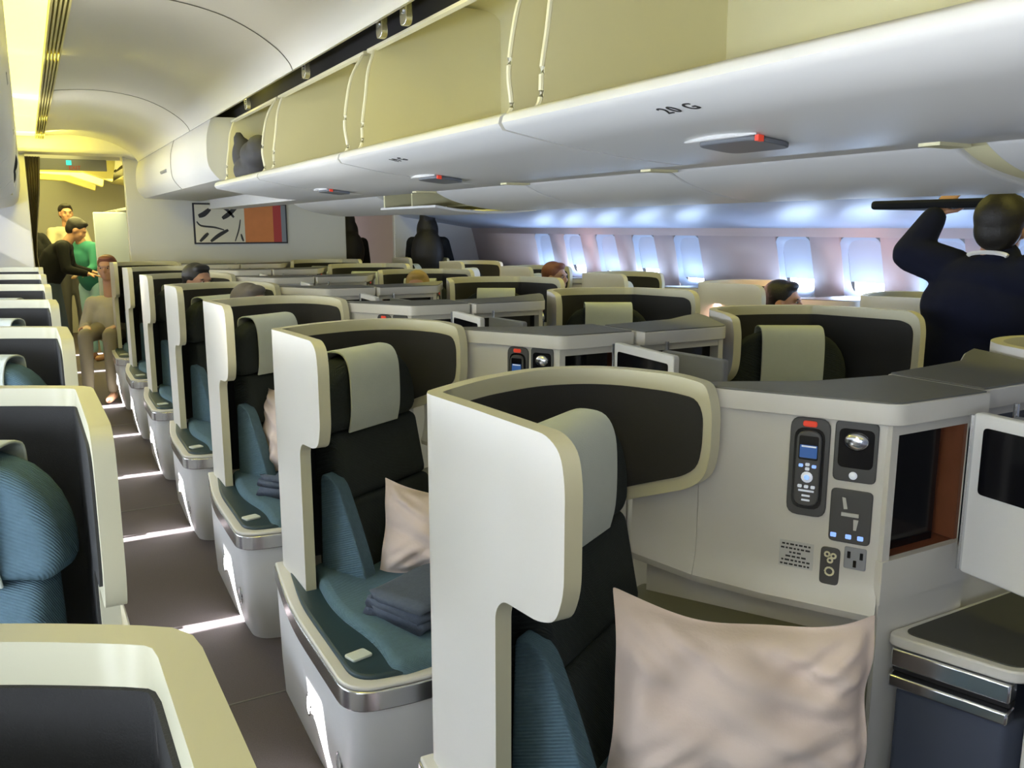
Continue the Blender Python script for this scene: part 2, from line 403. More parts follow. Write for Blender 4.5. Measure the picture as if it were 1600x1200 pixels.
# ================================================================== OVERHEAD BINS
SCV = [(0.955, 1.738), (0.982, 1.765), (0.975, 1.84), (0.985, 1.92), (1.005, 2.0), (1.045, 2.07)]
SC0 = [(p.x, p.y) for p in smooth_path(SCV, 5)]
def centre_bin(y0, y1, label, handle_y=None, text=None, text_y=None, bag=False):
    e = empty('overhead_bin', (1.2, (y0+y1)/2, 1.7)); tag(e, label, 'overhead bin', None)
    off = Vector((-1.2, -(y0+y1)/2, -1.7))
    T = lambda p, q, r: Vector((p, r, q)) + off
    # bucket: white lower tray, lip and convex underside
    prof = [(0.972, 1.748), (0.955, 1.752), (0.940, 1.742), (0.936, 1.728), (0.946, 1.714), (1.1, 1.687), (1.3, 1.665), (1.46, 1.655), (1.52, 1.665), (1.535, 1.69)]
    bm = bmesh.new(); bm_sheet(bm, prof, y0, y1, -0.012, T)
    bk = link('bucket', bm, M['white'], e, ang=50)
    # lining: concave back, roof
    prof = [(0.972, 1.735), (1.1, 1.722), (1.40, 1.725), (1.49, 1.77), (1.512, 1.86), (1.512, 2.0), (1.512, 2.15), (1.49, 2.23), (1.3, 2.25), (1.10, 2.25)]
    bm = bmesh.new(); bm_sheet(bm, [(p.x, p.y) for p in smooth_path(prof, 3)], y0+0.03, y1-0.03, 0.01, T)
    link('lining', bm, M['beige'], e, ang=60)
    # end walls with the wavy front edge
    for ya, yb, dx in ((y0+0.01, y0+0.022, 0.0), (y1-0.075, y1-0.063, 0.03)):
        SCs = [(p+dx*max(0, 1-((q-1.90)/0.18)**2), q) for p, q in SC0]
        poly = SCs + [(1.085, 2.085), (1.092, 2.24), (1.52, 2.24), (1.53, 1.8), (1.46, 1.715), (1.1, 1.71), (0.97, 1.725)]
        bm = bmesh.new(); bm_prism(bm, poly, ya, yb, T); ew = link('end_wall', bm, M['beige'], e)
        bm = bmesh.new(); bm_tube(bm, [T(p-0.003, q, (ya+yb)/2) for p, q in SCs], 0.0068, 8); link('edge_trim', bm, M['cream'], ew)
    # upper door frame rail
    bm = bmesh.new(); bm_sheet(bm, [(1.055, 2.070), (1.042, 2.074), (1.042, 2.084), (1.07, 2.092)], y0+0.01, y1-0.01, 0.006, T); link('upper_rail', bm, M['cream'], e)
    if handle_y is not None:
        # handle pocket in the underside: plane through (.95,1.715) (1.46,1.655)
        def U(p, q, r):   # p across (x), q along y, r out of surface (down)
            x = 1.25 + p; z = 1.6695 - 0.10*p
            return Vector((x, handle_y+q, z - r)) + off
        bm = bmesh.new(); bm_prism(bm, rounded([(-0.04, -0.085), (0.07, -0.085), (0.07, 0.085), (-0.04, 0.085)], 0.035), 0.0, 0.010, lambda p, q, r: U(p, q, r)); h = link('handle', bm, M['midgrey'], e, bevel=0.003)
        bm = bmesh.new(); bm_tube(bm, [U(-0.050-0.012*math.sin(math.pi*t), -0.10+0.20*t, 0.002) for t in [k/10 for k in range(11)]], [0.002+0.0035*math.sin(math.pi*k/10) for k in range(11)], 8); link('handle_rim', bm, M['white'], h)
        bm = bmesh.new(); bm_prism(bm, [(-0.034, -0.090), (-0.020, -0.090), (-0.020, -0.080), (-0.034, -0.080)], 0.0, 0.011, U); link('release_mark', bm, M['red'], h)
    if text:
        cu = bpy.data.curves.new('seat_number', 'FONT'); cu.body = text; cu.size = 0.038 if len(text) < 6 else 0.02; cu.extrude = 0.0006
        cu.align_x = 'CENTER'; cu.space_character = 1.25
        tmp = bpy.data.objects.new('tmp', cu); C.objects.link(tmp)
        me = bpy.data.meshes.new_from_object(tmp.evaluated_get(bpy.context.evaluated_depsgraph_get())); bpy.data.objects.remove(tmp); bpy.data.curves.remove(cu)
        me.materials.clear(); me.materials.append(M['ink'])
        t = bpy.data.objects.new('seat_number', me); C.objects.link(t); t.parent = e
        # text lies on the tray underside, read from below, baseline along -y
        xd = Vector((0, -1, 0)); zd = Vector((-0.175, 0, -1)).normalized(); yd = zd.cross(xd)
        mt = Matrix((xd, yd, zd)).transposed().to_4x4(); x = 1.0
        mt = mt @ Matrix.Diagonal((1, 1.25, 1, 1)); mt.translation = Vector((x+0.02, text_y, 1.7003)) + off
        t.matrix_basis = mt
    return e
centre_bin(-0.95, 0.52, 'open overhead bin of the centre row cut by the top right frame corner')
centre_bin(0.53, 1.72, 'open overhead bin of the centre row marked 20 G', handle_y=1.315, text='20 G', text_y=1.205)
centre_bin(1.735, 2.86, 'open overhead bin of the centre row, next beyond the one marked 20 G', handle_y=2.93-0.16, text='19 G', text_y=2.5)
centre_bin(2.875, 4.03, 'open empty overhead bin of the centre row, next to the one holding a dark bag', handle_y=3.95)
centre_bin(4.045, 5.06, 'farthest open overhead bin of the centre row, holding a dark grey bag')
# closed bin beyond
e = empty('overhead_bin', (1.2, 7.2, 1.7)); tag(e, 'closed white overhead bin of the centre row in front of the bulkhead', 'overhead bin')
bm = bmesh.new()
pf = [(p.x, p.y) for p in smooth_path([(0.945, 2.10), (0.915, 2.0), (0.91, 1.88), (0.925, 1.82), (0.97, 1.765)], 5)] + [(1.45, 1.745), (1.5, 1.78), (1.5, 2.12)]
bm_prism(bm, pf, 5.08-7.2, 8.6-7.2, lambda p, q, r: Vector((p-1.2, r, q-1.7)))
link('bin_door', bm, M['white'], e, ang=40)
bm = bmesh.new(); bm_tube(bm, [(-0.292, -0.55+0.25*k/6, 0.20) for k in range(7)], 0.012, 8); link('handle', bm, M['grey'], e)
bm = bmesh.new(); bm_sheet(bm, [(p-1.2-0.004, q-1.7) for p, q in pf[:21]], -0.8, -0.794, 0.002, XZ); link('seam', bm, M['greytop'], e)
# dark bag lying in the open bin
bm = bmesh.new()
bm_ell(bm, (1.08, 4.72, 1.80), (0.10, 0.20, 0.085)); bm_ell(bm, (1.07, 4.58, 1.87), (0.085, 0.16, 0.075)); bm_ell(bm, (1.06, 4.86, 1.88), (0.06, 0.05, 0.10))
bm_ell(bm, (1.045, 4.88, 1.96), (0.03, 0.022, 0.05)); bm_ell(bm, (1.06, 4.50, 1.90), (0.06, 0.06, 0.06))
o = link('bag', bm, M['bagcloth'], ang=80)
rm = o.modifiers.new('r', 'REMESH'); rm.mode = 'VOXEL'; rm.voxel_size = 0.012; rm.use_smooth_shade = True
tag(o, 'dark grey soft bag with peaked top lying in the far open overhead bin', 'bag')

# latch hooks in the black slot above the bins
bm = bmesh.new(); bm_sheet(bm, [(1.075, 2.10), (1.08, 2.20), (1.08, 2.38), (0.86, 2.38), (0.86, 2.22)], -1.2, 8.55, 0.01); S('trim_5', bm, M['dark'])  # black board added so the open slot reads as unlit depth
for i, (y, lb) in enumerate(((2.37, 'chrome bin latch hanging in the black slot, nearest the top edge of the frame'), (3.37, 'chrome bin latch hanging in the black slot, second from the camera'), (4.37, 'chrome bin latch hanging in the black slot above the far open bin'), (2.56, 'small dull bin latch beside the nearest chrome latch'), )):
    e = empty('bin_latch', (0.985, y, 2.13)); tag(e, lb, 'latch')
    bm = bmesh.new(); bm_prism(bm, rounded([(-0.024, -0.070), (0.024, -0.070), (0.024, 0.060), (-0.024, 0.060)], 0.02), -0.010, 0.010, lambda p, q, r: Vector((r, p, q))); link('bracket', bm, M['chrome'], e, bevel=0.002)
    bm = bmesh.new(); bm_tube(bm, [(-0.014, 0, -0.03), (0.008, 0, -0.03)], 0.009, 10); link('pin', bm, M['chrome'], e)

# centre spine between the two bin rows
bm = bmesh.new(); bm_box(bm, 1.525, 1.76, -1.2, 8.6, 1.675, 1.70)
bm_box(bm, 1.54, 1.56, -1.2, 8.6, 1.70, 2.4)
S('trim_6', bm, M['white'])
bm = bmesh.new()
for y in (1.2, 2.15, 3.05, 3.95): bm_box(bm, 1.66, 1.765, y-0.04, y+0.01, 1.668, 1.690)
S('trim_7', bm, M['beige'])
# far-side centre bins, closed, convex belly
BEL = [(1.76, 1.70), (1.755, 1.686), (1.775, 1.668), (1.85, 1.635), (1.95, 1.610), (2.08, 1.592), (2.2, 1.586), (2.30, 1.60), (2.38, 1.66), (2.42, 1.78), (2.40, 1.95), (2.34, 2.06), (1.8, 2.10)]
BEs = [(p.x, p.y) for p in smooth_path(BEL, 4)]
def far_bin(y0, y1, label):
    yc = (y0+y1)/2
    e = empty('overhead_bin', (2.1, yc, 1.6)); tag(e, label, 'overhead bin')
    bm = bmesh.new(); bm_prism(bm, BEs, y0-yc, y1-yc, lambda p, q, r: Vector((p-2.1, r, q-1.6))); link('bucket', bm, M['white'], e, bevel=0.006)
    bm = bmesh.new(); bm_tube(bm, [(0.315, -0.1+0.02*k, 0.2) for k in range(11)], 0.010, 8); link('handle', bm, M['grey'], e)
    return e
bm = bmesh.new(); bm_prism(bm, [(2.1+(p-2.1)*0.97, 1.8+(q-1.8)*0.93) for p, q in BEs], 1.13, 1.20, XZ); S('trim_12', bm, M['beige'])
far_bin(-0.6, 1.13, 'white bellied overhead bin of the far centre row, nearest, above the crew member')
far_bin(1.20, 2.15, 'white bellied overhead bin of the far centre row, second from the right')
far_bin(2.165, 3.05, 'white bellied overhead bin of the far centre row, third from the right')
far_bin(3.065, 3.93, 'white bellied overhead bin of the far centre row, just right of the open one')
far_bin(4.75, 6.5, 'white bellied overhead bin of the far centre row, left of the open one')
e = empty('overhead_bin', (2.1, 4.3, 1.6)); tag(e, 'open overhead bin of the far centre row showing its olive beige lining', 'overhead bin')
bm = bmesh.new(); bm_sheet(bm, [(p-2.1, q-1.6) for p, q in ((1.78, 1.60), (1.9, 1.582), (2.05, 1.572), (2.2, 1.574), (2.36, 1.59), (2.44, 1.61))], -0.34, 0.42, -0.012); link('bucket', bm, M['white'], e)
bm = bmesh.new(); bm_sheet(bm, [(-0.1, 0.02), (0.2, 0.05), (0.29, 0.15), (0.29, 0.4), (0.1, 0.5)], -0.34, 0.42, 0.01); link('lining', bm, M['beige'], e)
bm = bmesh.new(); bm_box(bm, -0.3, 0.24, 0.40, 0.42, 0.0, 0.45); link('end_wall', bm, M['beige'], e); bm = bmesh.new(); bm_box(bm, -0.3, 0.24, 0.0, 0.01, 0.0, 0.45); link('end_wall', bm, M['beige'], e)

# right window side bins and the blue-white service panels under them
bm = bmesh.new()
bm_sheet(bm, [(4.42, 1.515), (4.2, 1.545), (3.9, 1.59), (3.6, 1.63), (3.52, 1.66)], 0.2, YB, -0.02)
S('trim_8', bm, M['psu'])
bm = bmesh.new()
for k in range(12):
    y = 1.05 + 0.68*k
    bm_sheet(bm, [(4.41, 1.513), (4.2, 1.543), (3.9, 1.588), (3.6, 1.628)], y, y+0.012, 0.002)
S('trim_9', bm, M['grey'])
for k in range(7):
    y0 = 0.2 + 1.23*k
    e = empty('overhead_bin', (3.8, y0+0.6, 1.7))
    tag(e, 'white window-side overhead bin on the right, half hidden behind the centre bins', 'overhead bin', 'right window-side overhead bins')
    bm = bmesh.new(); bm_prism(bm, [(p-3.8, q-1.7) for p, q in ((3.50, 1.665), (3.42, 1.75), (3.40, 1.9), (3.46, 2.05), (3.6, 2.15), (4.2, 2.15), (4.3, 1.70), (4.25, 1.60), (3.9, 1.625), (3.6, 1.665))], -0.6, 0.6, lambda p, q, r: Vector((p, r, q))); link('bin_body', bm, M['white'], e, bevel=0.008)
    bm = bmesh.new(); bm_tube(bm, [(-0.41, -0.09+0.018*j, 0.12) for j in range(11)], 0.009, 8); link('handle', bm, M['grey'], e)
# air outlets in the service panel
for k, y in enumerate((2.35, 3.7, 5.1, 6.4)):
    bm = bmesh.new(); bm_ell(bm, (4.05, y, 1.567), (0.03, 0.03, 0.010)); o = link('air_nozzle', bm, M['dkgrey']); tag(o, 'small dark air nozzle in the blue-white service panel over the right windows', 'air nozzle', 'air nozzles over the right windows')

# left window side bins
LP = [(0.0, 2.262), (0.0, 2.0), (-0.01, 1.85), (-0.035, 1.73), (-0.08, 1.685), (-0.2, 1.655), (-0.7, 1.60), (-1.26, 1.55), (-1.26, 2.262)]
yb = [-1.2, 0.6, 2.0, 3.4, 4.9]
LBL = ['nearest', 'second', 'third', 'fourth']
for k in range(4):
    e = empty('overhead_bin', (-0.4, yb[k], 1.7)); tag(e, 'white closed overhead bin of the left window side, %s from the camera' % LBL[k], 'overhead bin')
    bm = bmesh.new(); bm_prism(bm, [(p+0.4, q-1.7) for p, q in LP], 0.005, yb[k+1]-yb[k]-0.005, lambda p, q, r: Vector((p, r, q))); link('bin_door', bm, M['white'], e, bevel=0.004)
    bm = bmesh.new(); bm_tube(bm, [(0.385, 0.5+0.02*j, 0.17) for j in range(10)], 0.008, 8); link('handle', bm, M['grey'], e)
# open left bin with a dark jacket spilling out
e = empty('overhead_bin', (-0.4, 5.6, 1.7)); tag(e, 'open overhead bin at the left frame edge with dark contents', 'overhead bin')
bm = bmesh.new(); bm_sheet(bm, [(p+0.4, q-1.7) for p, q in ((-0.03, 1.80), (-0.035, 1.73), (-0.08, 1.685), (-0.2, 1.655), (-0.7, 1.60))], -0.68, 0.68, 0.012); link('bucket', bm, M['white'], e)
bm = bmesh.new(); bm_sheet(bm, [(0.3, 0.56), (0.0, 0.54), (-0.25, 0.45), (-0.3, 0.2), (-0.2, 0.0), (0.2, -0.02)], -0.68, 0.68, 0.012); bm_box(bm, -0.3, 0.35, 0.66, 0.68, 0, 0.55); link('lining', bm, M['beige'], e)
bm = bmesh.new(); bm_prism(bm, [(p+0.4, q-1.7) for p, q in LP], 0.7, 3.1, lambda p, q, r: Vector((p, r, q)))
e2 = empty('overhead_bin', (-0.4, 5.6, 1.7)); link('bin_door', bm, M['white'], e2, bevel=0.004); tag(e2, 'white closed overhead bin of the left window side against the bulkhead', 'overhead bin')
bm = bmesh.new(); bm_ell(bm, (-0.10, 5.35, 2.0), (0.09, 0.12, 0.13)); bm_ell(bm, (-0.09, 5.5, 1.86), (0.085, 0.16, 0.10)); bm_ell(bm, (-0.05, 5.6, 1.80), (0.03, 0.06, 0.07)); bm_ell(bm, (-0.2, 5.4, 1.80), (0.15, 0.2, 0.12))
o = link('jacket', bm, M['blacksuit']); rm = o.modifiers.new('r', 'REMESH'); rm.mode = 'VOXEL'; rm.voxel_size = 0.012; rm.use_smooth_shade = True
tag(o, 'black crumpled jacket stuffed in the open bin at the left frame edge', 'jacket')

# ================================================================== SEAT
PTS = [Vector(p) for p in ((0, -0.48), (0, -0.36), (0, -0.24), (0, -0.12), (0, -0.02))]
ARC = smooth_path([(0, -0.02), (0.010, 0.012), (0.05, 0.043), (0.13, 0.090), (0.20, 0.120), (0.315, 0.148), (0.42, 0.130), (0.495, 0.075), (0.54, -0.01), (0.575, -0.115), (0.585, -0.155)], 5)
SP = Path(PTS[:-1] + ARC)
L = SP.L
def seat(m, up='fabric'):
    e = empty('airline_seat')
    T = lambda v: Vector((v.x*m, v.y, v.z))
    # shell
    out = [(0.205, 0.36), (0.205, 0.885), (0.180, 0.912), (0.07, 0.922), (0.022, 0.94), (0.0, 0.99), (0.0, 1.15), (0.012, 1.195), (0.05, 1.213), (0.3, 1.207), (0.5, 1.20), (L-0.09, 1.20), (L-0.018, 1.190), (L, 1.14), (L, 1.05), (L-0.01, 1.0), (L-0.05, 0.965), (L-0.33, 0.865), (L-0.38, 0.83), (L-0.38, 0.36)]
    out = rounded(out, [0, .03, .02, .02, .02, .03, .03, .02, .02, .05, .05, .03, .02, .03, .03, .03, .03, .04, .04, 0], 4)
    link('shell', bm_curved(out, SP, 0.0, 0.030, m, rim=True), M['shell'], e, bevel=0.006, seg=3, m2=M['rim'])
    lin = [(0.235, 0.38), (0.235, 0.90), (0.20, 0.940), (0.09, 0.950), (0.045, 0.965), (0.028, 1.01), (0.028, 1.14), (0.04, 1.165), (0.08, 1.178), (0.3, 1.172), (0.5, 1.166), (L-0.10, 1.164), (L-0.040, 1.158), (L-0.022, 1.125), (L-0.022, 1.06), (L-0.032, 1.015), (L-0.065, 0.99), (L-0.34, 0.893), (L-0.40, 0.865), (L-0.40, 0.38)]
    lin = rounded(lin, [0, .02, .02, .02, .02, .02, .02, .02, .02, .05, .05, .03, .03, .03, .03, .03, .03, .04, .04, 0], 3)
    link('inner_panel', bm_curved(lin, SP, 0.0295, 0.005, m), M['liner'], e)
    # upholstered seat in its own rotated frame
    a = Vector((0.5, -0.866, 0)); b = Vector((0.866, 0.5, 0)); O = Vector((0.232, -0.045, 0))
    F = lambda u, v, z: T(O + b*u + a*v + Vector((0, 0, z)))
    P_uz = lambda p, q, r: F(p, r, q)       # outline in (u,z), extrude along v
    P_vz = lambda p, q, r: F(r, p, q)       # outline in (v,z), extrude along u
    P_uv = lambda p, q, r: F(p, q, r)
    # head pad
    hp = [(-0.215, 0.905), (-0.222, 0.98), (-0.20, 1.05), (-0.155, 1.10), (-0.07, 1.127), (0.06, 1.127), (0.145, 1.10), (0.19, 1.05), (0.215, 0.98), (0.21, 0.905)]
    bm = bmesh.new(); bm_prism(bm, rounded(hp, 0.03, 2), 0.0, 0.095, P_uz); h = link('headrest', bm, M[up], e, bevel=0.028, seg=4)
    cv = [(-0.006, 1.02), (-0.006, 1.11), (0.012, 1.130), (0.045, 1.135), (0.080, 1.127), (0.100, 1.09), (0.105, 1.02), (0.103, 0.95), (0.092, 0.90)]
    bm = bmesh.new(); bm_sheet(bm, [(p.x, p.y) for p in smooth_path(cv, 4)], -0.125, 0.105, -0.006, P_vz)
    link('headrest_cover', bm, M['cover'], h, bevel=0.002, seg=2)
    # backrest panels
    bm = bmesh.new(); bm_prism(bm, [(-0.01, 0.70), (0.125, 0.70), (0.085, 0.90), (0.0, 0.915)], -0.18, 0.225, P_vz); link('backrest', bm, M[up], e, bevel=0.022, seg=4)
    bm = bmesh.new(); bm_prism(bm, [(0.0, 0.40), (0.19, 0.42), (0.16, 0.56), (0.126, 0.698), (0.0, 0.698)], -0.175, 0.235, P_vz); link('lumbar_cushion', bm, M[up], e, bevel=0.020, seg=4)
    for u0, u1 in ((-0.215, -0.165),):
        bm = bmesh.new(); bm_prism(bm, rounded([(0.05, 0.44), (0.235, 0.44), (0.205, 0.55), (0.165, 0.66), (0.12, 0.77), (0.06, 0.80)], 0.03, 3), u0, u1, P_vz); link('bolster', bm, M['teal'], e, bevel=0.018, seg=4)
    # seat cushion, rises a little above the arm pad
    cu = rounded([(0.05, -0.16), (0.022, -0.45), (0.062, -0.68), (0.048, -0.838), (0.50, -0.80), (0.585, -0.50), (0.40, -0.08)], [0.02, .15, .1, .05, .05, .05, .03], 5)
    bm = bmesh.new(); bm_prism(bm, cu, 0.40, 0.492, lambda p, q, r: T(Vector((p, q, r + 0.03*(q+0.5)*(1 if r > 0.45 else 0))))); link('seat_cushion', bm, M['teal'], e, bevel=0.026, seg=4)
    # base cabinet with ledge
    pl = rounded([(-0.020, 0.02), (-0.066, -0.34), (-0.070, -0.845), (0.10, -0.865), (0.60, -0.83), (0.60, -0.50), (0.36, 0.0)], [0, 0.15, 0.13, 0.05, 0.02, 0.02, 0.02], 8)
    bot = rounded([(0.0, 0.03), (-0.012, -0.40), (-0.004, -0.72), (0.13, -0.755), (0.23, -0.755), (0.23, -0.3), (0.2, 0.02)], [0, 0.02, 0.10, 0.03, 0.01, 0.01, 0.02], 8)
    top = rounded([(-0.012, 0.03), (-0.052, -0.36), (-0.055, -0.825), (0.10, -0.845), (0.25, -0.835), (0.25, -0.3), (0.2, 0.02)], [0, 0.02, 0.12, 0.03, 0.01, 0.01, 0.02], 8)
    bm = bmesh.new()
    va = [bm.verts.new((p*m, q, 0.0)) for p, q in bot]; vm = [bm.verts.new(((p*0.45+p2*0.55)*m, q*0.45+q2*0.55, 0.13)) for (p, q), (p2, q2) in zip(bot, top)]; vb = [bm.verts.new((p*m, q, 0.395)) for p, q in top]
    n = len(va); bm.faces.new(va); bm.faces.new(vb)
    for r1, r2 in ((va, vm), (vm, vb)):
        for i in range(n): bm.faces.new((r1[i], r1[(i+1) % n], r2[(i+1) % n], r2[i]))
    base = link('base', bm, M['white'], e, ang=50)
    for yy, zz in ((-0.42, 0.20), (-0.66, 0.16)):
        bm = bmesh.new(); bm_tube(bm, [T(Vector((-0.046+(0.20-zz)*0.2, yy+0.018*math.cos(t), zz+0.030*math.sin(t)))) for t in [2*math.pi*k/16 for k in range(17)]], 0.003, 6); link('button_ring', bm, M['chrome'], base)
        bm = bmesh.new(); bm_ell(bm, (-0.041+(0.20-zz)*0.2, yy, zz), (0.006, 0.014, 0.025), T=T, seg=12); link('button', bm, M['white'], base)
    bm = bmesh.new(); bm_prism(bm, rounded([(0.215, 0.05), (0.235, 0.05), (0.235, 0.20), (0.22, 0.22), (0.22, 0.34), (0.205, 0.34), (0.205, 0.19), (0.215, 0.17)], 0.004, 2), -0.872, -0.85, lambda p, q, r: T(Vector((p, r+0.07*(0.34-q), q)))); link('door_edge', bm, M['white'], base, bevel=0.002)
    # solid dark block painting the shade of the open leg space
    bm = bmesh.new(); bm_prism(bm, [(0.24, -0.62), (0.56, -0.62), (0.56, -0.3), (0.35, 0.0), (0.22, 0.02)], 0.0, 0.395, lambda p, q, r: T(Vector((p, q, r)))); link('leg_space_shade', bm, M['dkgrey'], e)
    bm = bmesh.new(); bm_prism(bm, pl, 0.395, 0.445, lambda p, q, r: T(Vector((p, q, r)))); link('ledge_band', bm, M['chrome'], e, bevel=0.003, seg=2)
    bm = bmesh.new(); bm_prism(bm, pl, 0.4455, 0.457, lambda p, q, r: T(Vector((0.28 + (p-0.28)*0.992, -0.4+(q+0.4)*0.992, r)))); link('ledge_rim', bm, M['shell'], e, bevel=0.004, seg=2)
    pad = rounded([(0.000, -0.10), (-0.036, -0.34), (-0.040, -0.815), (0.10, -0.835), (0.20, -0.82), (0.20, -0.2)], [0, 0.10, 0.10, 0.04, 0.02, 0.02], 8)
    bm = bmesh.new(); bm_prism(bm, pad, 0.452, 0.468, lambda p, q, r: T(Vector((p, q, r)))); ap = link('arm_pad', bm, M['armpad'], e, bevel=0.008)
    bm = bmesh.new(); bm_prism(bm, rounded([(-0.03, -0.020), (0.03, -0.020), (0.03, 0.020), (-0.03, 0.020)], 0.008), 0.468, 0.475, lambda p, q, r: T(Vector((0.004+p*0.9-q*0.3, -0.715+q+p*0.2, r)))); link('latch_plate', bm, M['cover'], ap, bevel=0.002)
    return e

# ------------------------------------------------------------------ console between seats
CA = Vector((0.611, -0.140, 0)); CB = Vector((0.770, -0.418, 0)); CD = (CB-CA).normalized(); CN = Vector((CD.y, -CD.x, 0))  # CN points towards the seat
def console(m, window=False, far=1.03):
    e = empty('seat_console')
    kz = 0.93 if window else 1.0
    T = lambda v: Vector((v.x*m, v.y, v.z*kz))
    F = lambda u, z, r: T(CA + CD*u + CN*r + Vector((0, 0, z)))
    V3 = lambda p, q, r: T(Vector((p, q, r)))
    back = 0.05 if window else 0.0
    # cap
    cap = rounded([(0.565, -0.06), (0.611-0.012, -0.14-0.006), (0.770-0.008, -0.418-0.016), (far, -0.44), (far, -0.215+back), (0.80, -0.18+back), (0.66, -0.10+back)], [0.01, 0.02, 0.03, 0, 0, 0.01, 0.02], 4)
    bm = bmesh.new(); bm_prism(bm, cap, 1.137, 1.178, V3); cp = link('top_cap', bm, M['shell'], e, bevel=0.010, seg=3)
    inn = [(0.28+(p-0.28)*0.985+0.006, q*0.97-0.008) for p, q in cap]
    bm = bmesh.new(); bm_prism(bm, inn, 1.176, 1.1815, V3); link('top_mat', bm, M['greytop'], cp, bevel=0.002)
    # face panel (with curve down to the ledge)
    bm = bmesh.new()
    prof = [(0.0, 1.137), (0.0, 0.83), (0.004, 0.80), (0.014, 0.775), (0.022, 0.76), (0.018, 0.745)]
    us = [-0.05, 0.10, 0.25, 0.315]
    rows = []
    for u in us:
        zoff = 0.16*min(0, u)
        rows.append([bm.verts.new(F(u, z - (zoff if z < 1.1 else 0), r)) for r, z in prof] + [bm.verts.new(F(u, z, -0.02)) for z in (0.745, 1.137)])
    for r1, r2 in zip(rows, rows[1:]):
        n = len(r1)
        for i in range(n): bm.faces.new((r1[i], r1[(i+1) % n], r2[(i+1) % n], r2[i]))
    bm.faces.new(rows[0]); bm.faces.new(rows[-1])
    rows = []
    for u in (-0.20, -0.12, -0.051):
        zo = 0.16*u
        rows.append([bm.verts.new(F(u, z, r)) for r, z in ((0.0, 0.99+u*0.4), (0.0, 0.83-zo), (0.004, 0.80-zo), (0.014, 0.775-zo), (0.022, 0.76-zo), (0.018, 0.745-zo))] + [bm.verts.new(F(u, z, -0.02)) for z in (0.745-zo, 0.99+u*0.4)])
    for r1, r2 in zip(rows, rows[1:]):
        n = len(r1)
        for i in range(n): bm.faces.new((r1[i], r1[(i+1) % n], r2[(i+1) % n], r2[i]))
    bm.faces.new(rows[0]); bm.faces.new(rows[-1])
    link('side_panel', bm, M['shell'], e, ang=32)
    # lower ledge beside the seat
    bm = bmesh.new()
    lg = [F(-0.22, 0, 0.04), F(-0.1, 0, 0.075), F(0.1, 0, 0.085), F(0.28, 0, 0.07), F(0.315, 0, 0.0), F(0.28, 0, -0.07), F(-0.20, 0, -0.07)]
    lo = [bm.verts.new((p.x, p.y, 0.0)) for p in lg]; hi = [bm.verts.new((p.x, p.y, 0.69)) for p in lg]
    bm.faces.new(lo); bm.faces.new(hi)
    for i in range(len(lg)): bm.faces.new((lo[i], lo[(i+1) % len(lg)], hi[(i+1) % len(lg)], hi[i]))
    link('side_ledge', bm, M['olive'], e, bevel=0.02, seg=4)
    # cabinet box with recess facing forward (towards -y)
    x0, x1, yf, yb_ = 0.782, far, -0.42, -0.22+back
    bm = bmesh.new()
    bm_box(bm, 0.765, 0.785, yf, -0.36, 0.785, 1.137, T)         # corner post
    bm_box(bm, x1-0.02, x1, yf, yb_, 0.785, 1.137, T)            # far side
    bm_box(bm, 0.767, x1-0.002, yf+0.002, yb_-0.002, 1.115, 1.136, T)             # head
    bm_box(bm, 0.762, x1+0.001, yf-0.004, yf+0.012, 0.780, 0.868, T)  # lower rail
    bm_box(bm, 0.765, x1, yf, yb_, 0.0, 0.785, T)
    bm_prism(bm, [(0.60, -0.12), (0.775, -0.40), (0.79, -0.22+back), (0.66, -0.10+back)], 0.0, 1.137, V3) if window else None
    lp_ = [F(-0.17, 0, -0.022), F(0.30, 0, -0.022), F(0.28, 0, -0.10), F(-0.10, 0, -0.08)]
    bm_prism(bm, [(p.x, p.y) for p in lp_], 0.0, 0.76*kz, XY)
    link('cabinet', bm, M['shell'], e)
    bm = bmesh.new()
    bm_box(bm, x1-0.03, x1-0.02, yf+0.01, -0.24+back, 0.868, 1.115, T); bm_box(bm, 0.785, x1-0.02, yf+0.012, -0.24+back, 0.80, 0.865, T)
    link('recess_lining', bm, M['wood'], e)
    bm = bmesh.new(); bm_box(bm, 0.782, x1-0.06, -0.38+back, -0.235+back, 0.866, 1.115, T); bm_tube(bm, [T(Vector((0.93, -0.34, 0.90))), T(Vector((0.95, -0.36, 0.98))), T(Vector((0.965, -0.34, 1.06)))], 0.004, 6); link('dark_fill_and_arm', bm, M['black'], e)  # black block fills the recess to darken it, with a thin arm
    # handset, lamp, controls, sockets, placard on the face
    def plate(name, u0, u1, z0, z1, mt, r0, r1, rad, parent, bev=0.002):
        bm = bmesh.new(); bm_prism(bm, rounded([(u0, z0), (u1, z0), (u1, z1), (u0, z1)], rad, 4), r0, r1, lambda p, q, r: F(p, q, r)); return link(name, bm, mt, parent, bevel=bev, seg=2)
    dk = plate('handset_dock', 0.134, 0.210, 0.935, 1.135, M['dkgrey'], 0, 0.006, 0.022, e)
    plate('dock_recess', 0.143, 0.201, 0.950, 1.115, M['black'], 0.006, 0.0066, 0.022, dk, 0)
    plate('attendant_light', 0.158, 0.185, 1.117, 1.129, M['red'], 0.006, 0.010, 0.005, dk)
    hs = plate('handset', 0.149, 0.196, 0.958, 1.110, M['dkgrey'], 0.006, 0.014, 0.020, e)
    plate('screen', 0.154, 0.191, 1.052, 1.100, M['black'], 0.014, 0.0145, 0.004, hs, 0)
    plate('screen_image', 0.156, 0.189, 1.056, 1.082, M['screenblue'], 0.0145, 0.0148, 0.002, hs, 0)
    plate('caption', 0.159, 0.187, 1.0775, 1.0805, M['whitekey'], 0.0148, 0.0151, 0.001, hs, 0)
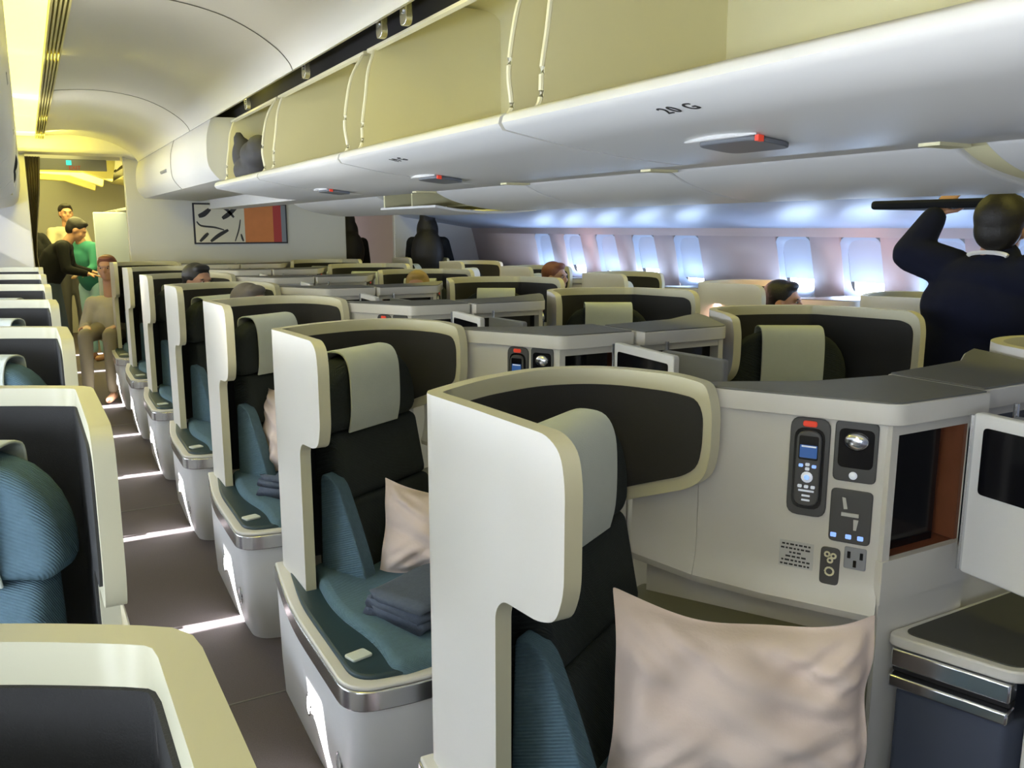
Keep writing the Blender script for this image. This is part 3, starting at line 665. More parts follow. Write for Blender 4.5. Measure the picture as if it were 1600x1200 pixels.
    bm = bmesh.new(); bm_ell(bm, (0, 0, 0), (1, 1, 1), seg=14, T=lambda v: F(0.1725+v.x*0.0115, 1.017+v.y*0.0115, 0.014+v.z*0.003)); link('dial', bm, M['whitekey'], hs)
    bm = bmesh.new(); bm_ell(bm, (0, 0, 0), (1, 1, 1), seg=14, T=lambda v: F(0.1725+v.x*0.0055, 1.017+v.y*0.0055, 0.016+v.z*0.003)); link('dial_centre', bm, M['bluekey'], hs)
    for u, z, mm in ((0.160, 1.040, 'bluekey'), (0.185, 1.040, 'bluekey'), (0.1725, 1.043, 'whitekey'), (0.1725, 1.034, 'whitekey'), (0.160, 0.998, 'whitekey'), (0.1725, 0.998, 'whitekey'), (0.185, 0.998, 'whitekey')):
        plate('key', u-0.004, u+0.004, z-0.003, z+0.003, M[mm], 0.014, 0.0165, 0.002, hs, 0)
    for z, wd in ((0.989, 0.015), (0.979, 0.008), (0.970, 0.008)):
        plate('caption', 0.1725-wd, 0.1725+wd, z-0.002, z+0.002, M['whitekey'], 0.014, 0.0143, 0.001, hs, 0)
    lp = plate('reading_lamp', 0.218, 0.297, 1.017, 1.137, M['dkgrey'], 0, 0.005, 0.012, e)
    plate('lamp_recess', 0.226, 0.290, 1.045, 1.122, M['black'], 0.005, 0.0056, 0.012, lp, 0)
    bm = bmesh.new(); bm_ell(bm, (0, 0, 0), (1, 1, 1), seg=18, T=lambda v: F(0.258+v.x*0.023, 1.098+v.y*0.018, 0.006+v.z*0.010)); link('lens', bm, M['chrome'], lp)
    bm = bmesh.new(); bm_ell(bm, (0, 0, 0), (1, 1, 1), seg=14, T=lambda v: F(0.256+v.x*0.008, 1.030+v.y*0.008, 0.005+v.z*0.004)); link('lamp_switch', bm, M['whitekey'], lp)
    ct = plate('seat_control', 0.218, 0.295, 0.893, 1.001, M['dkgrey'], 0, 0.005, 0.010, e)
    for poly in ([(0.240, 0.985), (0.246, 0.984), (0.251, 0.963), (0.244, 0.962)], [(0.240, 0.955), (0.272, 0.955), (0.272, 0.948), (0.240, 0.948)], [(0.263, 0.943), (0.272, 0.943), (0.269, 0.922), (0.264, 0.922)]):
        bm = bmesh.new(); bm_prism(bm, poly, 0.005, 0.008, lambda p, q, r: F(p, q, r)); link('seat_key', bm, M['placard'], ct)
    for u in (0.227, 0.255, 0.277):
        plate('mode_key', u-0.005, u+0.006, 0.902, 0.911, M['bluekey'], 0.005, 0.0056, 0.002, ct, 0)
    jk = plate('jack_panel', 0.206, 0.243, 0.799, 0.878, M['dkgrey'], 0, 0.004, 0.010, e)
    for u, z in ((0.219, 0.864), (0.231, 0.862), (0.225, 0.852), (0.225, 0.829)):
        rr = 0.0045 if z > 0.84 else 0.008
        bm = bmesh.new(); bm_tube(bm, [F(u+rr*math.cos(t), z+rr*math.sin(t), 0.006) for t in [2*math.pi*k/12 for k in range(13)]], 0.002, 5); link('socket_ring', bm, M['cream'], jk)
    pw = plate('power_outlet', 0.250, 0.291, 0.841, 0.886, M['grey'], 0, 0.004, 0.004, e)
    for u, z in ((0.259, 0.870), (0.282, 0.870), (0.2705, 0.853)):
        plate('socket_hole', u-0.003, u+0.003, z-0.007, z+0.007, M['black'], 0.004, 0.0044, 0.001, pw, 0)
    pc = plate('placard', 0.125, 0.192, 0.818, 0.876, M['placard'], 0, 0.0012, 0.001, e, 0)
    bm = bmesh.new()
    for i, (wd, cx) in enumerate(((0.028, 0.158), (0.030, 0.158), (0.013, 0.158), (0.020, 0.158), (0.028, 0.158), (0.030, 0.158))):
        z = 0.869 - i*0.0085
        k = -wd
        while k < wd-0.003:
            ln = random.uniform(0.004, 0.010); bm_prism(bm, [(cx+k, z-0.0018), (cx+min(k+ln, wd), z-0.0018), (cx+min(k+ln, wd), z+0.0018), (cx+k, z+0.0018)], 0.0012, 0.0015, lambda p, q, r: F(p, q, r)); k += ln+0.0025
    link('small_print', bm, M['ink'], pc)
    # monitor swung out of the recess
    mo = empty('video_monitor'); mo.parent = e
    hx, hl, ht, hm = (0.93, 0.32, 1.155, M['white']) if m > 0 else (1.045, 0.25, 1.125, M['grey'])
    mo.location = T(Vector((hx, -0.47, 0)))
    G = lambda p, q, r: T(Vector((-p*0.10 + r, -p, q)))
    bm = bmesh.new(); bm_prism(bm, rounded([(0, 0.835), (hl, 0.835), (hl, ht), (0, ht)], 0.012), 0, 0.022, G); mp = link('monitor_housing', bm, hm, mo, bevel=0.004)
    bm = bmesh.new(); bm_prism(bm, rounded([(0.025, 1.0), (hl-0.025, 1.0), (hl-0.025, ht-0.025), (0.025, ht-0.025)], 0.01), -0.002, 0.0, G); link('screen', bm, M['black'], mo)
    bm = bmesh.new(); bm_tube(bm, [G(0.0, z, 0.0) for z in (0.84, 1.15)], 0.006, 8); link('hinge', bm, M['chrome'], mo)
    bm = bmesh.new(); bm_prism(bm, [(0.14, 0.862), (0.20, 0.862), (0.20, 0.888), (0.14, 0.888)], -0.0012, 0, G); link('placard', bm, M['placard'], mo)
    return e

proto_s = {1: seat(1), -1: seat(-1)}
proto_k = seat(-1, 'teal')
proto_c = {1: console(1), -1: console(-1, far=1.11)}
proto_w = {1: console(1, True, 1.04)}
used = set()
def take(p):
    if p.name in used: return copy_tree(p)
    used.add(p.name); return p
ORD = ['nearest', 'second', 'third', 'fourth', 'fifth', 'sixth', 'seventh', 'eighth']
PI = 1.16
def place(root, x, y, label, cat, group):
    root.location = (x, y, 0); tag(root, label, cat, group)
# G column
GL = ['ivory-shelled seat in the middle foreground with a large peach pillow on it',
      'ivory-shelled seat behind the middle foreground one, with folded slate blanket and half a peach pillow',
      'ivory-shelled aisle seat with a crumpled blue blanket, third back from the camera',
      'ivory-shelled aisle seat, fourth back, occupied by the passenger in a white shirt',
      'ivory-shelled aisle seat, fifth back on the right of the left aisle',
      'ivory-shelled aisle seat, sixth back on the right of the left aisle',
      'ivory-shelled aisle seat closest to the bulkhead on the right of the left aisle']
for i in range(7):
    place(take(proto_s[1]), 0.615, 1.43+PI*i, GL[i], 'seat', 'centre seats along the left aisle')
    place(take(proto_c[1]), 0.615, 1.43+PI*i, ['ivory console with handset, reading lamp and sockets beside the foreground peach pillow', 'ivory console with red-topped handset seen over the foreground shell', 'ivory console just behind the second centre seat', 'ivory console, fourth back in the centre row', 'ivory console, fifth back in the centre row', 'ivory console, sixth back in the centre row', 'ivory console nearest the bulkhead in the centre row'][i], 'console', 'consoles of the left aisle centre seats')
DY = -0.23
for i in range(7):
    y = 1.43 + DY + PI*i + (0.06 if i == 0 else 0)
    place(take(proto_s[-1]), 2*XC-0.595, y, ['far centre seat whose yellow-lit shell corner shows at the right frame edge', 'far centre seat left of the standing crew member, large pale headrest cover', 'far centre seat with pale headrest cover, second left of the crew member', 'far centre seat with pale headrest cover, third left of the crew member', 'far centre seat occupied by the blond passenger', 'far centre seat, second from the bulkhead', 'far centre seat closest to the bulkhead'][i], 'seat', 'centre seats along the far aisle')
    place(take(proto_c[-1]), 2*XC-0.535, y+0.19, 'grey-topped console of the far centre seat, %s from the camera' % ORD[i], 'console', 'consoles of the far aisle centre seats')
# K column (left)
for i in range(7):
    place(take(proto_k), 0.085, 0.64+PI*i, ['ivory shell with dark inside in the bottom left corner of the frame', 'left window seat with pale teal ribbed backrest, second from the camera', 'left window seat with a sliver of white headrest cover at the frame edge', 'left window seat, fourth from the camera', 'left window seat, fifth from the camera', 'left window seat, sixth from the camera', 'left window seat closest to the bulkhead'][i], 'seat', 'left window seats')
# A column (right)
for i in range(6):
    y = 2.50+PI*i
    place(take(proto_s[1]), 3.235, y + (0.08 if i == 0 else 0), 'right window seat, %s back from the standing crew member' % ORD[i], 'seat', 'right window seats')
    place(take(proto_w[1]), 3.235, y, 'right window-side console under the windows, %s back from the crew member' % ORD[i], 'console', 'right window-side consoles')

# ================================================================== SOFT THINGS
def pillow(name, center, w_, h_, t_, rot, m, label, seed=0, cat='pillow', group=None):
    rnd = random.Random(seed); bm = bmesh.new(); N = 26
    ph = [rnd.uniform(0, 6.28) for _ in range(8)]
    g = {}
    for s in (1, -1):
        for i in range(N+1):
            for j in range(N+1):
                u = -1+2*i/N; v = -1+2*j/N
                if s < 0 and (i in (0, N) or j in (0, N)): g[(s, i, j)] = g[(1, i, j)]; continue
                fl = 0.88
                a = max(0, 1-(abs(u)/fl)**2.6); b = max(0, 1-(abs(v)/fl)**2.6)
                th = t_*0.5*(a*b)**0.36
                # corners stick out, sides pull in
                pull = 0.055
                x = u*w_/2*(1-pull*(1-v*v)*abs(u)**3); y = v*h_/2*(1-pull*1.6*(1-u*u)*abs(v)**3)
                cr = math.exp(-((abs(u)-0.78)**2+(abs(v)-0.74)**2)*5)
                wr = 0.020*cr*math.sin(20*(u*math.copysign(1,u)-v*math.copysign(1,v))+ph[6]) + 0.008*math.sin(22*u*v+6*v+ph[7])*math.exp(-2*v*v) + 0.010*math.sin(7*u+3*v+ph[0])*math.exp(-((v-0.3)**2)*2) + 0.012*math.sin(9*(u-0.5*v)+ph[1])*abs(u) + 0.006*math.sin(14*v+8*u+ph[2])
                edge = 0.014*math.sin(6*u+ph[3])*abs(v)**4 + 0.012*math.sin(7*v+ph[4])*abs(u)**4
                z = s*th + (wr*(a*b)**0.3) * (1 if s > 0 else 0.3) + edge
                g[(s, i, j)] = bm.verts.new((x, y-0.030*(1-u*u)*(1 if v > 0 else -0.3)*abs(v)**2 - 0.012*u*v, z))
    for s in (1, -1):
        for i in range(N):
            for j in range(N):
                q = (g[(s, i, j)], g[(s, i+1, j)], g[(s, i+1, j+1)], g[(s, i, j+1)])
                try: bm.faces.new(q)
                except ValueError: pass
    o = link(name, bm, m, ang=120)
    sb = o.modifiers.new('s', 'SUBSURF'); sb.levels = 1; sb.render_levels = 1
    o.location = center; o.rotation_euler = rot
    tag(o, label, cat, group); return o
def face_rot(az, tilt, roll=0):
    """pillow local +z faces horizontal direction az (radians, from +x), leaning back by tilt"""
    n = Vector((math.cos(az)*math.cos(tilt), math.sin(az)*math.cos(tilt), math.sin(tilt)))
    up = Vector((-math.cos(az)*math.sin(tilt), -math.sin(az)*math.sin(tilt), math.cos(tilt)))
    x = up.cross(n)
    mt = Matrix((x, up, n)).transposed()
    return (mt @ Matrix.Rotation(roll, 3, 'Z')).to_euler()
pillow('pillow', (1.06, 1.045, 0.655), 0.49, 0.37, 0.15, face_rot(R(-122), R(8), R(-2)), M['pillow'], 'large crumpled peach pillow standing on the foreground seat', 3)
pillow('pillow', (1.03, 2.20, 0.615), 0.44, 0.28, 0.13, face_rot(R(-120), R(14), R(-3)), M['pillow'], 'peach pillow on the second centre seat, half hidden by the foreground wing', 5)
pillow('pillow', (0.885, 3.40, 0.70), 0.42, 0.38, 0.12, face_rot(R(-160), R(10), R(12)), M['pillow'], 'peach pillow standing on the third centre seat back', 9)
def blanket(loc, rz, label, sx=0.40, sy=0.20, seed=1, messy=0.0, m='blanket'):
    e = None; bm = bmesh.new(); rnd = random.Random(seed)
    # folded stack: rounded slabs with a rolled front edge
    for k in range(3):
        z = 0.012+0.024*k; pts = []
        nx, n = 14, 14
        rings = []
        for i in range(nx+1):
            x = -sx/2 + sx*i/nx; ring = []
            sc_ = 1-0.05*k - 0.03*math.sin(i*1.3+k)
            for j in range(n):
                a = 2*math.pi*j/n
                yy = math.copysign(abs(math.cos(a))**0.35, math.cos(a))*sy/2*sc_
                zz = math.copysign(abs(math.sin(a))**0.7, math.sin(a))*0.0135
                ring.append(bm.verts.new((x + 0.01*math.sin(3*a+k), yy + 0.006*math.sin(i*0.9+k*2), z + zz + 0.004*math.sin(i*0.8+a+k) + messy*0.03*math.sin(i*0.7+k))))
            rings.append(ring)
        for r1, r2 in zip(rings, rings[1:]):
            for j in range(n): bm.faces.new((r1[j], r1[(j+1) % n], r2[(j+1) % n], r2[j]))
        bm.faces.new(rings[0]); bm.faces.new(rings[-1])
    o = link('blanket', bm, M[m], ang=120); o.location = loc; o.rotation_euler.z = rz
    tag(o, label, 'blanket'); return o
blanket((0.935, 2.03, 0.492), R(22), 'folded slate grey blanket lying under the pillow on the second centre seat', 0.42, 0.22)
blanket((0.86, 3.24, 0.492), R(35), 'crumpled blue blanket on the third centre seat back', 0.30, 0.18, 4, 0.6, 'blanket')

# ------------------------------------------------------------------ side table and footwell in the right foreground
e = empty('side_table', (1.45, 0.9, 0)); tag(e, 'side table with dark triangular mat and metal edge at the right foreground', 'side table')
o_ = Vector((-1.45, -0.9, 0)); V3 = lambda p, q, r: Vector((p, q, r)) + o_
tp = rounded([(1.402, 1.008), (1.472, 0.790), (1.62, 0.72), (1.95, 0.78), (1.90, 1.005)], [0.03, 0.02, 0.05, 0.02, 0.02])
bm = bmesh.new(); bm_prism(bm, tp, 0.695, 0.718, V3); tt = link('table_top', bm, M['shell'], e, bevel=0.004)
mt_ = rounded([(1.432, 0.992), (1.488, 0.800), (1.64, 0.74), (1.92, 0.80), (1.86, 0.996)], [0.03, 0.02, 0.05, 0.02, 0.02])
bm = bmesh.new(); bm_prism(bm, mt_, 0.7175, 0.7205, V3); link('mat', bm, M['tabletop'], tt)
def rail(z0, z1, off, name, m, a=(1.405, 1.005), b=(1.472, 0.790)):
    A = Vector(a); B = Vector(b); d = (B-A).normalized(); n = Vector((d.y, -d.x))
    q = [A+n*off+d*0.012, B+n*off-d*0.004, B-n*0.03, A-n*0.03+d*0.012]
    bm = bmesh.new(); bm_prism(bm, [(p.x, p.y) for p in q], z0, z1, V3); return link(name, bm, m, e, bevel=0.004, seg=2)
rail(0.655, 0.693, 0.004, 'edge_rail', M['chrome'])
rail(0.640, 0.654, -0.010, 'shadow_gap', M['dark'])
rail(0.615, 0.640, 0.010, 'lower_rail', M['chrome'])
bm = bmesh.new(); bm_prism(bm, [(1.415, 0.985), (1.470, 0.80), (1.60, 0.76), (1.80, 0.80), (1.80, 0.98)], 0.0, 0.614, V3); link('upholstered_panel', bm, M['panelblue'], e, bevel=0.01)
bm = bmesh.new(); bm_prism(bm, [(1.487, 0.775), (1.494, 0.735), (1.56, 0.72), (1.58, 0.77)], 0.0, 0.76, V3); link('corner_post', bm, M['shell'], e, bevel=0.006)
bm = bmesh.new(); bm_box(bm, -0.028, -0.016, 0.062, 0.078, 0.66, 0.685); link('catch', bm, M['black'], e)

# ------------------------------------------------------------------ artwork on the bulkhead
e = empty('wall_art', (1.86, YB-0.012, 1.54)); tag(e, 'dark framed abstract painting with black brush strokes and orange field on the bulkhead', 'painting')
def flat(name, poly, lo, hi, m, par, bevel=0):
    bm = bmesh.new(); bm_prism(bm, poly, -hi, -lo, lambda p, q, r: Vector((p, r, q))); return link(name, bm, m, par, bevel=bevel)
W2, H2 = 0.45, 0.195
flat('frame', [(-W2, -H2), (W2, -H2), (W2, H2), (-W2, H2)], -0.012, 0.006, M['frame'], e)
cv_ = flat('canvas', [(-W2+.015, -H2+.015), (0.03, -H2+.015), (0.03, H2-.015), (-W2+.015, H2-.015)], 0.006, 0.009, M['canvas'], e)
flat('orange_field', [(0.03, -H2+.015), (0.31, -H2+.015), (0.31, H2-.015), (0.03, H2-.015)], 0.006, 0.009, M['orange'], e)
flat('red_band', [(0.31, -H2+.015), (0.39, -H2+.015), (0.39, H2-.015), (0.31, H2-.015)], 0.006, 0.009, M['artred'], e)
flat('grey_band', [(0.39, -H2+.015), (W2-.015, -H2+.015), (W2-.015, H2-.015), (0.39, H2-.015)], 0.006, 0.009, M['artgrey'], e)
def stroke(pts, wd):
    bm = bmesh.new(); P = smooth_path(pts, 5) if len(pts) > 2 else [Vector(p) for p in pts]
    n = len(P); a = []; b = []
    for i, p in enumerate(P):
        d = (P[min(i+1, n-1)]-P[max(i-1, 0)]).normalized(); nn = Vector((-d.y, d.x)); ww = wd*(0.55+0.45*math.sin(math.pi*(i+0.5)/n))
        a.append(bm.verts.new((p.x+nn.x*ww, -0.0100, p.y+nn.y*ww))); b.append(bm.verts.new((p.x-nn.x*ww, -0.0100, p.y-nn.y*ww)))
    for i in range(n-1): bm.faces.new((a[i], a[i+1], b[i+1], b[i]))
    link('brush_stroke', bm, M['ink'], cv_)
for pts, wd in (([(-0.40, 0.07), (-0.35, 0.09), (-0.29, 0.14)], 0.024), ([(-0.20, 0.17), (-0.13, 0.13), (-0.07, 0.06)], 0.014), ([(-0.18, 0.05), (-0.12, 0.09), (-0.04, 0.16)], 0.022),
                ([(-0.42, 0.02), (-0.38, -0.02), (-0.26, -0.035), (-0.17, -0.06)], 0.009), ([(-0.30, -0.17), (-0.22, -0.11), (-0.13, -0.06)], 0.018), ([(-0.40, -0.17), (-0.35, -0.12), (-0.32, -0.09)], 0.016),
                ([(-0.01, 0.04), (-0.03, -0.06), (-0.07, -0.17)], 0.007), ([(-0.01, -0.10), (0.0, -0.14), (0.01, -0.17)], 0.010)): stroke(pts, wd)

# ================================================================== BEYOND THE BULKHEAD
e = empty('curtain', (0.10, 8.95, 0)); tag(e, 'narrow brown curtain tied back at the left aisle doorway', 'curtain')
bm = bmesh.new()
P = [(0.045+0.011*k, 9.0+(0.02 if k % 2 else -0.02)) for k in range(12)]
rg = []
for z, sq in ((2.13, 1.0), (1.8, 0.75), (1.45, 0.35), (1.25, 0.2), (1.1, 0.3), (0.05, 0.45)):
    rg.append([bm.verts.new((0.045+(p-0.045)*sq-0.10, q-8.95, z)) for p, q in P])
for r1, r2 in zip(rg, rg[1:]):
    for i in range(len(P)-1): bm.faces.new((r1[i], r1[i+1], r2[i+1], r2[i]))
o = link('drape', bm, M['curtain'], e, ang=80); so = o.modifiers.new('s', 'SOLIDIFY'); so.thickness = 0.003
bm = bmesh.new(); bm_box(bm, -1.3, 2.0, 13.9, 14.0, 0, 2.4); S('wall_end', bm, M['bulk'])
bm = bmesh.new(); bm_prism(bm, [(-1.3, 2.22), (0.9, 2.22), (1.3, 2.12), (1.3, 2.3), (-1.3, 2.3)], 8.9, 14, XZ)
bm_box(bm, 1.3, 4.6, 8.9, 14, 2.2, 2.3)
S('ceiling_far', bm, M['ceil'], bevel=0.02)
bm = bmesh.new(); bm_box(bm, 4.5, 4.55, 8.9, 14, 0, 2.3); S('wall_right_far', bm, M['wall'])
bm = bmesh.new()
for k in range(3): bm_prism(bm, [(0.0, 2.12), (0.5, 2.10), (0.85, 1.98), (0.9, 2.25), (0.0, 2.25)], 10.2+1.3*k, 10.32+1.3*k, XZ)
S('trim_10', bm, M['ytrim'], bevel=0.01)
bm = bmesh.new(); bm_box(bm, 0.0, 0.5, 9.0, 13.8, 2.205, 2.215); o = link('light_strip', bm, M['yellow']); tag(o, 'glowing yellow ceiling light strip in the cabin beyond the doorway', 'ceiling light')
e = empty('exit_sign', (0.44, 9.4, 2.10)); tag(e, 'grey header sign with green symbol and red EXIT letters above the left doorway', 'exit sign')
bm = bmesh.new(); bm_box(bm, -0.28, 0.30, -0.02, 0.02, -0.06, 0.045); link('housing', bm, M['grey'], e, bevel=0.005)
bm = bmesh.new(); bm_box(bm, -0.05, -0.005, -0.024, -0.02, -0.012, 0.032); link('symbol', bm, M['cyan'], e)
cu = bpy.data.curves.new('t', 'FONT'); cu.body = 'EXIT'; cu.size = 0.05; cu.extrude = 0.001; cu.align_x = 'CENTER'
tmp = bpy.data.objects.new('tmp', cu); C.objects.link(tmp)
me = bpy.data.meshes.new_from_object(tmp.evaluated_get(bpy.context.evaluated_depsgraph_get())); bpy.data.objects.remove(tmp)
me.materials.clear(); me.materials.append(M['exitred'])
o = bpy.data.objects.new('letters', me); C.objects.link(o); o.parent = e; o.location = (0.02, -0.023, -0.052); o.rotation_euler = (math.pi/2, 0, 0)
# bins and partition of the next cabin
for k in range(3):
    y0 = 9.3+1.5*k
    e = empty('overhead_bin', (1.1, y0+0.7, 1.7)); tag(e, ('open overhead bin of the next cabin, nearest beyond the doorway', 'open overhead bin of the next cabin, second beyond the doorway', 'open overhead bin of the next cabin, third beyond the doorway')[k], 'overhead bin')
    bm = bmesh.new(); bm_sheet(bm, [(-0.20, 0.0), (-0.19, -0.02), (0.1, -0.05), (0.4, -0.06)], -0.7, 0.7, -0.012); link('bucket', bm, M['white'], e)
    bm = bmesh.new(); bm_sheet(bm, [(-0.1, 0.0), (0.2, 0.02), (0.35, 0.1), (0.38, 0.25), (0.3, 0.38), (0.0, 0.42)], -0.7, 0.7, 0.01); link('lining', bm, M['beige'], e)
    bm = bmesh.new(); bm_sheet(bm, [(-0.20, 0.40), (-0.14, 0.46)], -0.5, 0.5, 0.01); link('latch_slot', bm, M['dark'], e)
bm = bmesh.new(); bm_box(bm, 0.62, 0.98, 9.98, 10.03, 0, 1.66); S('trim_11', bm, M['psu'], bevel=0.01)

# ================================================================== PEOPLE
def cap(bm, p0, p1, r0, r1, seg=14):
    p0 = Vector(p0); p1 = Vector(p1); d = (p1-p0); n = 5
    pts = [p0 - d.normalized()*r0*0.95] + [p0 - d.normalized()*r0*0.6] + [p0 + d*k/n for k in range(n+1)] + [p1 + d.normalized()*r1*0.6, p1 + d.normalized()*r1*0.95]
    rr = [r0*0.25, r0*0.8] + [r0+(r1-r0)*k/n for k in range(n+1)] + [r1*0.8, r1*0.25]
    bm_tube(bm, pts, rr, seg); return bm
def remesh(name, bm, m, parent, vox, smooth=6):
    o = link(name, bm, m, parent, ang=180)
    r = o.modifiers.new('r', 'REMESH'); r.mode = 'VOXEL'; r.voxel_size = vox; r.use_smooth_shade = True
    if smooth:
        s_ = o.modifiers.new('s', 'SMOOTH'); s_.iterations = smooth; s_.factor = 0.5
    return o
def head(bm, c, fwd, pitchdown=0.0):
    """adds head shape (local +y = face) at centre c looking along fwd; returns rotation"""
    f = Vector(fwd).normalized(); rz = Matrix.Rotation(math.atan2(f.y, f.x)-math.pi/2, 3, 'Z'); rot = rz @ Matrix.Rotation(-pitchdown, 3, 'X')
    c = Vector(c); W = lambda v: c + rot @ Vector(v)
    def el(p, r): bm_ell(bm, W(p), r, rot, 18)
    el((0, -0.012, 0.022), (0.074, 0.092, 0.088)); el((0, 0.015, -0.045), (0.058, 0.070, 0.068)); el((0, 0.052, -0.085), (0.030, 0.030, 0.026))
    el((0, 0.088, -0.018), (0.013, 0.020, 0.024)); el((0, 0.080, 0.022), (0.048, 0.014, 0.010))
    for s in (1, -1): el((0.074*s, -0.005, -0.01), (0.010, 0.020, 0.032)); el((0.036*s, 0.055, -0.03), (0.022, 0.022, 0.022))
    el((0, 0.078, -0.056), (0.022, 0.012, 0.007)); el((0, 0.076, -0.066), (0.019, 0.012, 0.007))
    return rot, W
def face_bits(e, rot, W, body):
    for s in (1, -1):
        bm = bmesh.new(); bm_ell(bm, W((0.030*s, 0.077, 0.004)), (0.011, 0.006, 0.004), rot, 12); link('eye', bm, M['placard'], body)
        bm = bmesh.new(); bm_ell(bm, W((0.030*s, 0.083, 0.004)), (0.006, 0.003, 0.006), rot, 10); link('pupil', bm, M['black'], body)
        bm = bmesh.new(); bm_ell(bm, W((0.031*s, 0.083, 0.022)), (0.018, 0.006, 0.004), rot, 10); link('eyebrow', bm, M['hair'], body)
def hair(e, rot, W, m, long_=0.0, vox=0.008):
    bm = bmesh.new()
    bm_ell(bm, W((0, -0.024, 0.040)), (0.084, 0.094, 0.086), rot, 20); bm_ell(bm, W((0, -0.050, -0.005)), (0.076, 0.062, 0.075), rot, 18)
    bm_ell(bm, W((0, 0.035, 0.088)), (0.060, 0.045, 0.028), rot, 14)
    if long_:
        bm_ell(bm, W((0, -0.045, -0.10)), (0.115, 0.085, 0.17), rot, 18); bm_ell(bm, W((0, -0.09, -0.14-long_*0.5)), (0.17, 0.10, long_*0.5+0.08), rot, 18)
    return remesh('hair', bm, m, e, vox, 3)
def hand(bm, w, d, palm_n, L_=0.18, curl=0.5, side=1):
    """wrist w, direction d, palm normal"""
    w = Vector(w); d = Vector(d).normalized(); n = Vector(palm_n).normalized(); s = d.cross(n).normalized()*side
    rot = Matrix((s, d, n)).transposed()
    bm_ell(bm, w+d*0.045, (0.040, 0.050, 0.015), rot, 14)
    for k, (off, ln) in enumerate(((-0.030, 0.072), (-0.010, 0.082), (0.010, 0.076), (0.029, 0.060))):
        p = w+d*0.085+s*off; dd = d; 
        for j in range(3):
            l_ = ln*(0.45, 0.32, 0.23)[j]; dd = (dd + n*curl*0.45).normalized(); q = p+dd*l_
            cap(bm, p, q, 0.0090-0.0008*j, 0.0085-0.0008*j, 8); p = q
    p = w+d*0.02-s*0.035; q = p+(d*0.6-s*0.6+n*0.3).normalized()*0.045; cap(bm, p, q, 0.011, 0.010, 8); cap(bm, q, q+(d+n*0.4).normalized()*0.032, 0.010, 0.008, 8)

def seated(loc, fwd, label, hairm, top, headz=1.14, face=True, lean=0.0, hair_long=0.0, trousers='dkgrey'):
    """seated passenger; loc = hip position (x,y), seat top 0.49"""
    e = empty('person', (loc[0], loc[1], 0)); tag(e, label, 'person')
    f = Vector((fwd[0], fwd[1], 0)).normalized(); s = Vector((f.y, -f.x, 0)); Z = Vector((0, 0, 1))
    P = lambda a, b, z: f*a + s*b + Z*z
    hz = headz; sh = hz-0.27
    bm = bmesh.new(); rot, W = head(bm, P(0.03+lean, 0, hz), f)
    cap(bm, P(lean, 0, sh+0.02), P(0.01+lean, 0, hz-0.08), 0.055, 0.050)
    cap(bm, P(0, 0, 0.60), P(lean*0.8, 0, sh-0.10), 0.10, 0.10)
    for k in (1, -1):
        cap(bm, P(lean, 0.16*k, sh-0.03), P(0.10+lean, 0.21*k, sh-0.28), 0.045, 0.036); cap(bm, P(0.10+lean, 0.21*k, sh-0.28), P(0.30, 0.13*k, 0.64), 0.036, 0.026)
        hand(bm, P(0.30, 0.13*k, 0.64), f*0.9-s*k*0.3, -Z, curl=0.35, side=k)
        cap(bm, P(0.02, 0.09*k, 0.57), P(0.44, 0.10*k, 0.57), 0.075, 0.055); cap(bm, P(0.44, 0.10*k, 0.57), P(0.48, 0.10*k, 0.12), 0.05, 0.035)
        cap(bm, P(0.46, 0.10*k, 0.05), P(0.62, 0.10*k, 0.04), 0.035, 0.03)
    b = remesh('body', bm, M['skin'], e, 0.008, 2)
    if face: face_bits(e, rot, W, b)
    hair(e, rot, W, M[hairm], hair_long)
    bm = bmesh.new()
    cap(bm, P(0, 0, 0.58), P(lean*0.6, 0, sh-0.16), 0.150, 0.155); cap(bm, P(lean*0.9, -0.10, sh-0.07), P(lean*0.9, 0.10, sh-0.07), 0.095, 0.095)
    for k in (1, -1):
        cap(bm, P(lean, 0.16*k, sh-0.04), P(0.10+lean, 0.215*k, sh-0.28), 0.062, 0.052); cap(bm, P(0.10+lean, 0.215*k, sh-0.28), P(0.29, 0.135*k, 0.64), 0.050, 0.038)
    remesh('shirt', bm, M[top], e, 0.012, 6)
    bm = bmesh.new()
    for k in (1, -1): cap(bm, P(0.0, 0.09*k, 0.585), P(0.45, 0.10*k, 0.575), 0.088, 0.066); cap(bm, P(0.45, 0.10*k, 0.575), P(0.485, 0.10*k, 0.12), 0.063, 0.048)
    remesh('trousers', bm, M[trousers], e, 0.014, 6)
    return e
FG = (0.5, -0.866)
seated((0.93, 5.86), FG, 'seated passenger whose black hair and forehead show above the shell left of the painting', 'hair', 'blacksuit', 1.155)
seated((0.93, 4.56), FG, 'seated passenger in white shirt, greying brown hair just above the third shell rim', 'greyhair', 'whitepillow', 1.10, lean=0.06)
seated((2.34, 5.52), (-0.5, -0.866), 'seated passenger with blond hair in the far centre row', 'blonde', 'paleblue', 1.09)
seated((3.56, 5.72), FG, 'seated passenger with auburn hair at the right window side', 'brownhair', 'dkgrey', 1.12)
seated((3.56, 3.38), FG, 'seated dark-haired passenger turned away, left of the standing crew member', 'hair', 'blacksuit', 1.10, face=True)

